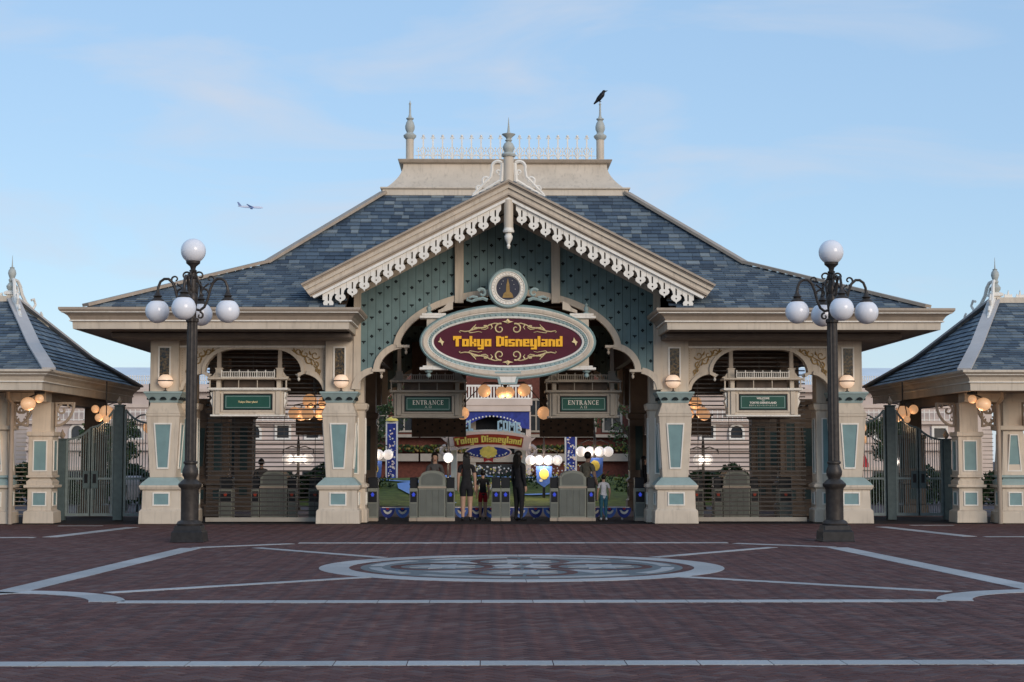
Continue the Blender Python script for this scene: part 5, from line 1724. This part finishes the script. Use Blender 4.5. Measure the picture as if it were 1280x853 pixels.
YBK = 88.0
BB = empty('brick_building', (0, YBK, 0), 'red brick building with cream window ledges facing the courtyard', 'building')
MBu('brick_wall').box(-8.2, YBK, 0, 8.2, YBK + 6, 9).build('wall', BB)
for x in (-6.3, -4.9, -3.4, -2.2, 2.2, 3.4, 4.9, 6.3):
    window(BB, x, YBK, 3.0, .85, 1.6, abs(x) > 4.5, 'frame_grey')
for x0_, x1_ in ((-7.2, -4.1), (-4.0, -1.6), (1.6, 4.0), (4.1, 7.2)):
    l_ = MBu('frame_grey').box(x0_, YBK - .7, 2.62, x1_, YBK - .01, 2.78).box(x0_, YBK - .6, 1.35, x1_, YBK - .01, 1.75).build('ledge', BB)
    k_ = MB()
    for q in range(160):
        k_.use(rr.choice(('foliage', 'foliage', 'lawn', 'old_gold')))
        k_.ball((rr.uniform(x0_, x1_), YBK - .5 + rr.uniform(-.15, .15), 1.85 + rr.uniform(0, .35)), .07, 5, 4)
    tag(k_.build('window_box_planting', BB), kind='stuff')
for x in (-1.2, 1.2): MBu('frame_grey').box(x - .16, YBK - .3, 0, x + .16, YBK - .01, 4.6).build('pilaster', BB)
MBu('frame_grey').box(-1.35, YBK - .35, 1.30, 1.2, YBK - .02, 1.72).build('ledge', BB)
MBu('window_glass').box(-1.0, YBK - .06, .0, 1.0, YBK - .005, 1.2).build('doorway', BB)
MBu('black').box(-2.0, YBK - .1, 1.8, 1.7, YBK - .061, 3.9).build('arch_recess', BB)
# centre balcony with balustrade and blue awning board
bl = empty('balcony', (-.2, YBK - 1.5, 3.6), 'cream balcony with white balustrade seen high through the centre of the hall', 'balcony')
yb = YBK - 1.8
MBu('cream_wall').box(-2.35, yb, 4.30, 1.95, YBK - .4, 4.62).box(-2.25, yb + .05, 3.98, 1.85, YBK - .4, 4.299).build('balcony_floor', bl)
MBu('white').box(-2.3, yb + .05, 5.28, 1.9, yb + .15, 5.38).box(-2.3, yb + .06, 4.63, 1.9, yb + .14, 4.70).build('balcony_rail', bl)
for i in range(26): MBu('white').box(-2.26 + i * .165, yb + .07, 4.70, -2.18 + i * .165, yb + .13, 5.28).build('baluster', bl)
MBu('blue').prism([(-2.1, 3.97), (1.8, 3.97), (1.8, 3.05), (1.35, 3.1), (.6, 3.5), (-.2, 3.78), (-1.0, 3.5), (-1.75, 3.1), (-2.1, 3.05)][::-1], yb + .2, yb + .3).build('blue_valance', bl)
k_ = MBu('white')
for q in range(26):
    a_ = PI * q / 25
    k_.ball((-.2 + 1.55 * math.cos(a_), yb + .18, 3.0 + .72 * math.sin(a_)), .05, 6, 4)
k_.build('light_string', bl)
for x in (-2.15, 1.75): MBu('cream_wall').box(x - .13, yb + .3, 0, x + .13, yb + .6, 3.97).build('balcony_post', bl)
# pale buildings left and right
for s in (-1, 1):
    side = 'left' if s < 0 else 'right'
    xb0, xb1 = 8.4, 24.0
    PBd = empty('pale_building', (s * 16, YBK - 2, 0), 'pale cream building with moulded bands behind the %s side of the entrance' % side, 'building', 'pale buildings across the courtyard')
    wy = YBK - 4
    MBu('pale_wall').box(s * xb0, wy, 0, s * xb1, wy + 8, 5.3).build('wall', PBd)
    for z_, pr_ in ((.9, .12), (1.9, .25), (2.3, .12), (3.25, .3), (4.1, .12), (4.9, .4)):
        MBu('cream_wall').box(s * xb0, wy - pr_, z_, s * xb1, wy - .005, z_ + .16).build('band_moulding', PBd)
    for i in range(10):
        x = s * (9.4 + i * 1.5)
        window(PBd, x, wy, 2.55, .6, .62 if i % 3 else .5, i % 2 == 0, 'white', False)
        MBu('window_glass').box(x - .5, wy - .02, .1, x + .5, wy + .01, .85).build('shop_window', PBd)
    if s > 0:
        a_ = MBu('red')
        a_.add([(15.4, wy - .9, 1.25), (19, wy - .9, 1.25), (19, wy - .01, 1.75), (15.4, wy - .01, 1.75), (15.4, wy - .9, 1.05), (19, wy - .9, 1.05)], [(0, 1, 2, 3), (4, 5, 1, 0)])
        a_.build('awning', PBd)
    # rail with spikes along the terrace
    rl = MBu('white').box(s * xb0, wy - .36, 3.45, s * xb1, wy - .33, 3.49).box(s * xb0, wy - .36, 3.85, s * xb1, wy - .33, 3.89).build('terrace_rail', PBd)
    pb_ = None
    for i in range(60):
        loc = (s * (xb0 + .12 + i * .26), wy - .345, 3.42)
        if pb_ is None:
            pb_ = MBu('white').box(loc[0] - .02, loc[1] - .02, 3.42, loc[0] + .02, loc[1] + .02, 4.0).build('rail_picket', PBd, origin=loc)
        else:
            link('rail_picket', pb_.data, PBd, loc)
# arched glass hall far behind with ridge cresting, seen above the side roofs
GH = empty('glass_hall', (0, 100, 0), 'long glass roofed hall with pale cresting far behind the gates', 'building')
MBu('cream_wall').box(-30, 98, 0, 30, 110, 5.35).build('wall', GH)
MBu('cream_wall').box(-30.2, 97.6, 5.36, 30.2, 97.99, 5.75).build('hall_cornice', GH)
gr = MB().use('glass_roof')
gr.add([(-30, 98, 5.76), (30, 98, 5.76), (29, 103, 7.2), (-29, 103, 7.2), (-30, 108, 5.76), (30, 108, 5.76)], [(0, 1, 2, 3), (3, 2, 5, 4), (0, 3, 4), (1, 5, 2)])
gr.build('glass_roof', GH)
pb_ = None
MBu('white').box(-30, 97.7, 5.86, 30, 97.74, 5.90).box(-30, 97.7, 6.12, 30, 97.74, 6.16).build('cresting_rail', GH)
for i in range(100):
    for sgn in (-1, 1):
        loc = (sgn * (16.0 + i * .14), 97.72, 5.75)
        if i > 80: continue
        if pb_ is None:
            pb_ = MBu('white').box(loc[0] - .02, loc[1] - .02, 5.75, loc[0] + .02, loc[1] + .02, 6.36).ball((loc[0], loc[1], 6.4), .05, 6, 4).box(loc[0] - .05, loc[1] - .01, 6.22, loc[0] + .05, loc[1] + .01, 6.25).build('cresting_spike', GH, origin=loc)
        else:
            link('cresting_spike', pb_.data, GH, loc)

# trees in the courtyard


def tree(x, y, h, r, label, seed):
    rnd = random.Random(seed)
    t = empty('tree', (x, y, 0), label, 'tree', 'dark trees in the courtyard')
    tk = MBu('bark')
    tk.tube([(x, y, 0), (x + .05, y, h * .3), (x - .05, y + .05, h * .55), (x, y, h * .8)], [.16, .13, .09, .04], 8)
    for q in range(7):
        a_ = q * 2.4; z0 = h * (.35 + .05 * q)
        tk.tube([(x, y, z0), (x + math.cos(a_) * r * .4, y + math.sin(a_) * r * .4, z0 + h * .12), (x + math.cos(a_) * r * .75, y + math.sin(a_) * r * .75, z0 + h * .2)], [.06, .04, .015], 6)
    tk.build('trunk', t)
    cr = MB()
    clumps = [(rnd.uniform(-1, 1), rnd.uniform(-1, 1), rnd.uniform(-1, 1)) for _ in range(26)]
    for cx_, cy_, cz_ in clumps:
        L = math.sqrt(cx_ ** 2 + cy_ ** 2 + cz_ ** 2)
        if L > 1: cx_, cy_, cz_ = cx_ / L, cy_ / L, cz_ / L
        px_, py_, pz_ = x + cx_ * r, y + cy_ * r, h * .68 + cz_ * h * .32
        rc = r * rnd.uniform(.22, .42)
        for _ in range(120):
            v = Vector((rnd.gauss(0, 1), rnd.gauss(0, 1), rnd.gauss(0, 1))).normalized() * rc * rnd.random() ** .4
            n1 = Vector((rnd.gauss(0, 1), rnd.gauss(0, 1), rnd.gauss(0, 1))).normalized() * .07
            n2 = Vector((rnd.gauss(0, 1), rnd.gauss(0, 1), rnd.gauss(0, 1))).normalized() * .05
            c0 = Vector((px_, py_, pz_)) + v
            cr.use(rnd.choice(('leaf', 'leaf', 'foliage')))
            cr.add([c0 - n1, c0 + n2, c0 + n1, c0 - n2], [(0, 1, 2, 3)])
    tag(cr.build('crown', t))


tree(-5.2, 66, 5.6, 1.5, 'dark tree behind the left pier of the entrance', 1)
tree(5.6, 68, 5.6, 1.6, 'dark tree behind the right pier of the entrance', 2)
tree(-15.6, 66, 3.2, 1.0, 'dark tree behind the left gate', 5)
tree(15.8, 66, 3.2, 1.0, 'dark tree behind the right gate', 6)
for s in (-1, 1):
    hg = MB()  # added leaf bank, darkens bays and gates in place of dim silhouettes
    for q in range(16000):
        x = s * rr.uniform(4.9, 22); hz_ = 1.0 + .2 * math.sin(x * 1.9) + .14 * math.sin(x * 5.1)
        c0 = Vector((x, 53.6 + rr.uniform(0, 1.0), hz_ * rr.random() ** .8 + .03))
        n1 = Vector((rr.gauss(0, 1), rr.gauss(0, 1), rr.gauss(0, 1))).normalized() * .09
        n2 = Vector((rr.gauss(0, 1), rr.gauss(0, 1), rr.gauss(0, 1))).normalized() * .06
        hg.use(rr.choice(('foliage', 'foliage', 'leaf')))
        hg.add([c0 - n1, c0 + n2, c0 + n1, c0 - n2], [(0, 1, 2, 3)])
    tag(hg.build('foliage'), 'added dark bank of hedge behind the %s grille and gate' % ('left' if s < 0 else 'right'), 'foliage', kind='stuff')

# ------------------------------------------------------------------ people


def person(loc, rz, H, label, top, bottom, shoes='black', arms=(0.1, 0.1), hair='short', sleeve='short', legs_bare=False, lean=0.0, stride=0.0, shoulder=1.0, elbow=(0.15, 0.15), hem='long'):
    t = empty('person', loc, label, 'person')
    k = H
    J, RAD, ED, BONE = [], [], [], []

    def jnt(p, r, parent_, bone):
        J.append(p); RAD.append(r)
        if parent_ is not None: ED.append((parent_, len(J) - 1)); BONE.append(bone)
        return len(J) - 1

    hip = jnt((0, 0, .53 * k), .078 * k, None, 'bottom')
    wst = jnt((0, .004 * k, .61 * k), .066 * k, hip, 'top')
    chs = jnt((0, lean * .1 * k, .73 * k), .076 * k, wst, 'top')
    shd = jnt((0, lean * .14 * k, .805 * k), .050 * k, chs, 'top')
    nck = jnt((0, lean * .16 * k - .004 * k, .855 * k), .027 * k, shd, 'skin')
    h1 = jnt((0, lean * .18 * k - .008 * k, .905 * k), .044 * k, nck, 'skin')
    h2 = jnt((0, lean * .18 * k - .010 * k, .95 * k), .046 * k, h1, 'skin')
    jnt((0, lean * .18 * k + .0, .985 * k), .028 * k, h2, 'skin')
    jnt((0, lean * .18 * k - .056 * k, .915 * k), .010 * k, h1, 'skin')   # nose
    for i, s in enumerate((-1, 1)):
        sh = jnt((s * .095 * k * shoulder, lean * .13 * k, .80 * k), .040 * k, shd, 'top')
        a = arms[i]
        el = jnt((s * (.115 + .06 * a) * k, lean * .1 * k + .01 * k - .05 * a * k, .635 * k), .026 * k, sh, 'top' if sleeve == 'long' else 'skin_up')
        b = elbow[i]
        wr = jnt((s * (.118 + .05 * a) * k, -.13 * math.sin(b) * k, (.635 - .14 * math.cos(b)) * k), .019 * k, el, 'top' if sleeve == 'long' else 'skin')
        dv = Vector((0, -math.sin(b), -math.cos(b)))
        w0 = Vector(J[wr])
        pm_ = jnt(tuple(w0 + dv * .035 * k), .017 * k, wr, 'skin')
        for f in range(4):
            off = Vector((0, (f - 1.5) * .009 * k * math.cos(b) + .0, (f - 1.5) * -.009 * k * math.sin(b)))
            f1 = jnt(tuple(w0 + dv * .062 * k + off), .0052 * k, pm_, 'skin')
            jnt(tuple(w0 + dv * (.085 - .004 * abs(f - 1.4)) * k + off + Vector((-s * .008 * k, 0, 0))), .0044 * k, f1, 'skin')
        tm = jnt(tuple(w0 + dv * .035 * k + Vector((-s * .006 * k, -.022 * k * math.cos(b) - .008 * k, .0))), .0055 * k, wr, 'skin')
        jnt(tuple(w0 + dv * .058 * k + Vector((-s * .01 * k, -.027 * k * math.cos(b) - .008 * k, 0))), .0048 * k, tm, 'skin')
        st = stride * s
        th = jnt((s * .05 * k, 0, .50 * k), .062 * k, hip, 'bottom')
        kn = jnt((s * .052 * k, -.05 * k * max(st, 0) - .012 * k + .03 * st * k, .285 * k), .040 * k, th, 'bottom')
        an = jnt((s * .054 * k, -.09 * st * k, .055 * k), .025 * k, kn, 'leg')
        hl_ = jnt((s * .055 * k, .02 * k - .09 * st * k, .022 * k), .022 * k, an, 'shoe')
        bl_ = jnt((s * .062 * k, -.065 * k - .09 * st * k, .016 * k), .018 * k, hl_, 'shoe')
        jnt((s * .064 * k, -.10 * k - .09 * st * k, .014 * k), .012 * k, bl_, 'shoe')
    me = bpy.data.meshes.new('body')
    me.from_pydata(J, ED, [])
    ob = bpy.data.objects.new('body', me)
    C.objects.link(ob)
    sk = ob.modifiers.new('skin', 'SKIN')
    for i, v in enumerate(me.skin_vertices[0].data):
        v.radius = (RAD[i], RAD[i] * (.72 if i in (0, 1, 2, 3) else 1.0))
    me.skin_vertices[0].data[0].use_root = True
    sb = ob.modifiers.new('sub', 'SUBSURF'); sb.levels = 2; sb.render_levels = 2
    bpy.context.view_layer.update()
    fm = bpy.data.meshes.new_from_object(ob.evaluated_get(bpy.context.evaluated_depsgraph_get()))
    bpy.data.objects.remove(ob)
    names = [top, bottom, 'skin', shoes]
    fm.materials.clear()
    for n_ in names: fm.materials.append(M[n_])
    cen = np.array([p.center for p in fm.polygons])
    best = np.full(len(cen), 1e9); bi = np.zeros(len(cen), int)
    for e, (a_, b_) in enumerate(ED):
        A_, B_ = np.array(J[a_]), np.array(J[b_])
        tt = np.clip(((cen - A_) @ (B_ - A_)) / ((B_ - A_) @ (B_ - A_)), 0, 1)
        d_ = np.linalg.norm(cen - (A_ + tt[:, None] * (B_ - A_)), axis=1) - (RAD[a_] + (RAD[b_] - RAD[a_]) * tt) * .8
        u = d_ < best
        best[u] = d_[u]; bi[u] = e
    mi = []
    for c_, e in zip(cen, bi):
        bn = BONE[e]
        if bn == 'top': q = 0
        elif bn == 'bottom': q = 1 if not (hem == 'short' and c_[2] < .36 * k) else 2
        elif bn == 'skin': q = 2
        elif bn == 'skin_up': q = 0 if c_[2] > .71 * k else 2
        elif bn == 'leg': q = 2 if (legs_bare or hem == 'short') else 1
        else: q = 3
        mi.append(q)
    fm.polygons.foreach_set('material_index', mi)
    fm.polygons.foreach_set('use_smooth', [True] * len(mi))
    o = link('body', fm, t, loc)
    o.rotation_euler.z = rz
    hy = lean * .18 * k
    hm = MBu('hair').ball((0, hy + .006 * k, .955 * k), .060 * k, 14, 10, (.92, 1.02, 1.0))
    hm.v = [(x_, max(y_, hy - .030 * k) if z_ < .965 * k else y_, max(z_, .91 * k) if y_ < hy else z_) for x_, y_, z_ in hm.v]
    if hair == 'long':
        hm.stack(0, hy + .032 * k, [(.76 * k, .045 * k, .022 * k), (.80 * k, .055 * k, .026 * k), (.90 * k, .054 * k, .032 * k), (.95 * k, .04 * k, .025 * k)])
    hm.v = [(x_ + loc[0], y_ + loc[1], z_ + loc[2]) for x_, y_, z_ in hm.v]
    hh = hm.build('hair', t, smooth=True, origin=loc); hh.rotation_euler.z = rz
    fc = MBu('black')
    for s in (-1, 1): fc.ball((s * .018 * k, hy - .052 * k, .928 * k), .006 * k, 6, 4)
    fc.use('cloth_red').box(-.014 * k, hy - .0535 * k, .885 * k, .014 * k, hy - .046 * k, .890 * k)
    fc.use('skin')
    for s in (-1, 1): fc.ball((s * .052 * k, hy, .925 * k), .012 * k, 6, 4, (.5, 1, 1.4))
    fc.v = [(x_ + loc[0], y_ + loc[1], z_ + loc[2]) for x_, y_, z_ in fc.v]
    f_ = fc.build('face', t, origin=loc); f_.rotation_euler.z = rz
    return t


def held(parent, mb, name):  # small carried things are top-level
    return mb


person((-.98, BR + .15, 0), PI, 1.66, 'woman seen from behind in black top and dark shorts, bare legs', 'cloth_black', 'cloth_black', arms=(.15, .1), hair='long', hem='short', sleeve='short', stride=.12)
person((-.58, BR + .9, 0), PI + .2, 1.22, 'child seen from behind in dark top and red shorts', 'cloth_black', 'cloth_red', shoes='black', arms=(.1, .2), hair='short', hem='short')
person((.30, BR + .2, 0), PI - .8, 1.70, 'person dressed all in black with long hair beside the central turnstile', 'cloth_black', 'cloth_black', hair='long', sleeve='long', arms=(0, .0))
person((2.40, BR + .4, 0), PI + .15, 1.12, 'child in white top and blue trousers near the right pier', 'cloth_white', 'cloth_teal', shoes='cloth_white', arms=(.5, .3), hair='short', elbow=(.5, .3), stride=.25)
person((-1.80, BR + 1.5, 0), .1, 1.66, 'attendant in grey with long dark hair behind the left arched booth', 'cloth_grey', 'cloth_black', hair='long', sleeve='long', arms=(.3, .3), elbow=(.9, .9))
person((2.02, BR + 1.45, 0), PI - .7, 1.68, 'attendant in khaki bending over the right arched booth', 'cloth_khaki', 'cloth_black', hair='short', arms=(.4, .2), elbow=(.8, .4), lean=-.35)
person((-6.5, BY + 5.4, 0), PI, 1.5, 'dim grey figure standing behind the left grille', 'cloth_grey', 'cloth_black', hair='short', sleeve='long')
person((-4.55, BY + 8.5, 0), .6, 1.55, 'dim figure in dark clothes standing near a stroller behind the left grille', 'cloth_black', 'cloth_grey', hair='short', sleeve='long')
person((4.1, BY + 9.2, 0), 1.8, 1.58, 'dim figure in white shoes behind the right grille', 'cloth_black', 'cloth_black', shoes='cloth_white', hair='long', sleeve='long')

# strollers


def stroller(x, y, label, m1='cloth_white'):
    t = empty('stroller', (x, y, 0), label, 'stroller', 'strollers parked in the courtyard')
    fr = MBu('iron')
    for e in (-1, 1):
        fr.tube([(x + e * .22, y - .35, .1), (x + e * .22, y + .1, .5), (x + e * .22, y + .45, 1.0)], .018, 6)
        fr.tube([(x + e * .22, y + .35, .1), (x + e * .22, y - .1, .55)], .016, 6)
    fr.tube([(x - .22, y + .45, 1.0), (x + .22, y + .45, 1.0)], .02, 6)
    fr.build('stroller_frame', t)
    MBu(m1).add([(x - .2, y - .25, .42), (x + .2, y - .25, .42), (x + .2, y + .1, .40), (x - .2, y + .1, .40), (x - .2, y + .28, .85), (x + .2, y + .28, .85), (x - .2, y - .25, .34), (x + .2, y - .25, .34)], [(0, 1, 2, 3), (3, 2, 5, 4), (6, 7, 1, 0)]).build('seat', t)
    cn = MBu(m1)
    vs, fs = [], []
    for i in range(7):
        a_ = R(20 + 100 * i / 6)
        for e in (-.22, .22): vs.append((x + e, y + .25 - .42 * math.cos(a_) * .8, .62 + .40 * math.sin(a_)))
    for i in range(6): fs.append((2 * i, 2 * i + 1, 2 * i + 3, 2 * i + 2))
    cn.add(vs, fs).build('canopy', t)
    for ex_, ey_ in ((-.22, -.35), (.22, -.35), (-.22, .35), (.22, .35)):
        w_ = MBu('black')
        st = len(w_.v)
        w_.lathe(0, 0, [(.03, -.02), (.1, -.02), (.1, .02), (.03, .02)], 12)
        w_.xf(Matrix.Translation((x + ex_, y + ey_, .1)) @ Matrix.Rotation(R(90), 4, 'Y'), st)
        w_.build('wheel', t)


stroller(-4.9, BY + 9.3, 'white stroller behind the left grille beside the inner pier')
stroller(-6.75, BY + 10.6, 'white stroller behind the left grille beside the booth')
stroller(-10.7, BY + 9, 'white stroller seen through the left gate')
stroller(4.75, BY + 9.4, 'dark stroller behind the right grille', 'cloth_grey')
stroller(-9.4, BY + 10, 'white stroller seen beside the tall post of the left gate')

# ------------------------------------------------------------------ crow on the right roof finial
cx_, cy_, cz_ = 2.55, yc, 11.09
KC = .68
cr = empty('crow', (cx_, cy_, cz_), 'black crow perched on the right roof finial', 'crow')
JN = [(0, 0, .17, .085), (.07, 0, .25, .095), (.12, 0, .33, .07), (.14, 0, .39, .052), (.17, 0, .41, .042), (-.07, 0, .08, .062), (-.16, 0, -.02, .034), (-.25, 0, -.11, .022)]
me = bpy.data.meshes.new('crow_body')
me.from_pydata([j[:3] for j in JN], [(0, 1), (1, 2), (2, 3), (3, 4), (0, 5), (5, 6), (6, 7)], [])
ob = bpy.data.objects.new('crow_body', me); C.objects.link(ob)
ob.modifiers.new('skin', 'SKIN')
for i, v in enumerate(me.skin_vertices[0].data): v.radius = (JN[i][3] * 1.25, JN[i][3] * (1.25 if i < 5 else 1.5))
me.skin_vertices[0].data[0].use_root = True
sb = ob.modifiers.new('sub', 'SUBSURF'); sb.levels = 2; sb.render_levels = 2
bpy.context.view_layer.update()
fm = bpy.data.meshes.new_from_object(ob.evaluated_get(bpy.context.evaluated_depsgraph_get()))
bpy.data.objects.remove(ob)
fm.materials.clear(); fm.materials.append(M['feather'])
fm.polygons.foreach_set('use_smooth', [True] * len(fm.polygons))
link('body', fm, cr, (cx_, cy_, cz_)).scale = (KC, KC, KC)
KM = Matrix.Translation((cx_, cy_, cz_)) @ Matrix.Scale(KC, 4) @ Matrix.Translation((-cx_, -cy_, -cz_))
MBu('feather').lathe(0, 0, [(.028, 0), (.022, .05), (.004, .12)], 8).xf(Matrix.Translation((cx_ + .195, cy_, cz_ + .41)) @ Matrix.Rotation(R(80), 4, 'Y')).ball((cx_ + .155, cy_, cz_ + .40), .062, 12, 8, (1.1, .9, .95)).xf(KM).build('head', cr, smooth=True)
for e in (-1, 1):
    MBu('feather').add([(cx_ + .10, cy_ + e * .085, cz_ + .30), (cx_ + .02, cy_ + e * .105, cz_ + .12), (cx_ - .12, cy_ + e * .06, cz_ - .0), (cx_ - .26, cy_ + e * .02, cz_ - .12), (cx_ - .10, cy_ + e * .08, cz_ + .10), (cx_ + .02, cy_ + e * .09, cz_ + .25)], [(0, 1, 2, 3, 4, 5)]).xf(KM).build('wing', cr)
    MBu('black').tube([(cx_ - .0, cy_ + e * .03, cz_ + .12), (cx_ + .01, cy_ + e * .03, cz_ + .05), (cx_, cy_ + e * .02, cz_)], .012, 6).tube([(cx_ + .05, cy_ + e * .02, cz_ - .0), (cx_, cy_ + e * .02, cz_ + .0), (cx_ - .04, cy_ + e * .02, cz_ - .01)], .01, 5).xf(KM).build('leg', cr)

# ------------------------------------------------------------------ airliner far off
ap_ = empty('airliner', (-588, 4050, 625), 'small white airliner flying to the right in the distance', 'airliner')
L0 = Vector((-588, 4050, 625))
Rt = Matrix.Translation(L0) @ Matrix.Rotation(R(14), 4, 'Z') @ Matrix.Rotation(R(1), 4, 'Y')


def ap_part(mb, nm, sm=False): mb.xf(Rt).build(nm, ap_, smooth=sm)


fu = MBu('plane_white')
fu.lathe(0, 0, [(.3, -31), (1.2, -28), (2.3, -20), (2.9, -12), (2.9, 20), (2.6, 25), (1.6, 29), (.3, 31)], 16)
fu.xf(Matrix.Rotation(R(90), 4, 'Y'))
ap_part(fu, 'fuselage', True)
for e in (-1, 1):
    wg = MBu('plane_blue').add([(8, e * 2, -1), (-3, e * 2, -1), (-14, e * 29, 2.2), (-11, e * 29, 2.3), (8, e * 2, -.2), (-3, e * 2, -.2), (-14, e * 29, 2.5), (-11, e * 29, 2.6)], [(0, 1, 2, 3), (7, 6, 5, 4), (0, 3, 7, 4), (1, 5, 6, 2), (3, 2, 6, 7)])
    ap_part(wg, 'wing')
    en = MBu('plane_blue').lathe(0, 0, [(1.0, -3), (1.5, -1), (1.6, 2.5), (1.3, 3)], 12)
    en.xf(Matrix.Translation((3, e * 10, -2.4)) @ Matrix.Rotation(R(90), 4, 'Y'))
    ap_part(en, 'engine', True)
    ap_part(MBu('plane_white').add([(-24, e * 1, 1), (-29, e * 1, 1), (-32, e * 10, 2), (-30, e * 10, 2), (-24, e * 1, 1.4), (-29, e * 1, 1.4), (-32, e * 10, 2.3), (-30, e * 10, 2.3)], [(0, 1, 2, 3), (7, 6, 5, 4), (0, 3, 7, 4), (1, 5, 6, 2)]), 'tailplane')
ap_part(MBu('plane_blue').prism([(-22, 2), (-30, 2), (-34, 11), (-30, 11)], -.3, .3), 'tail_fin')
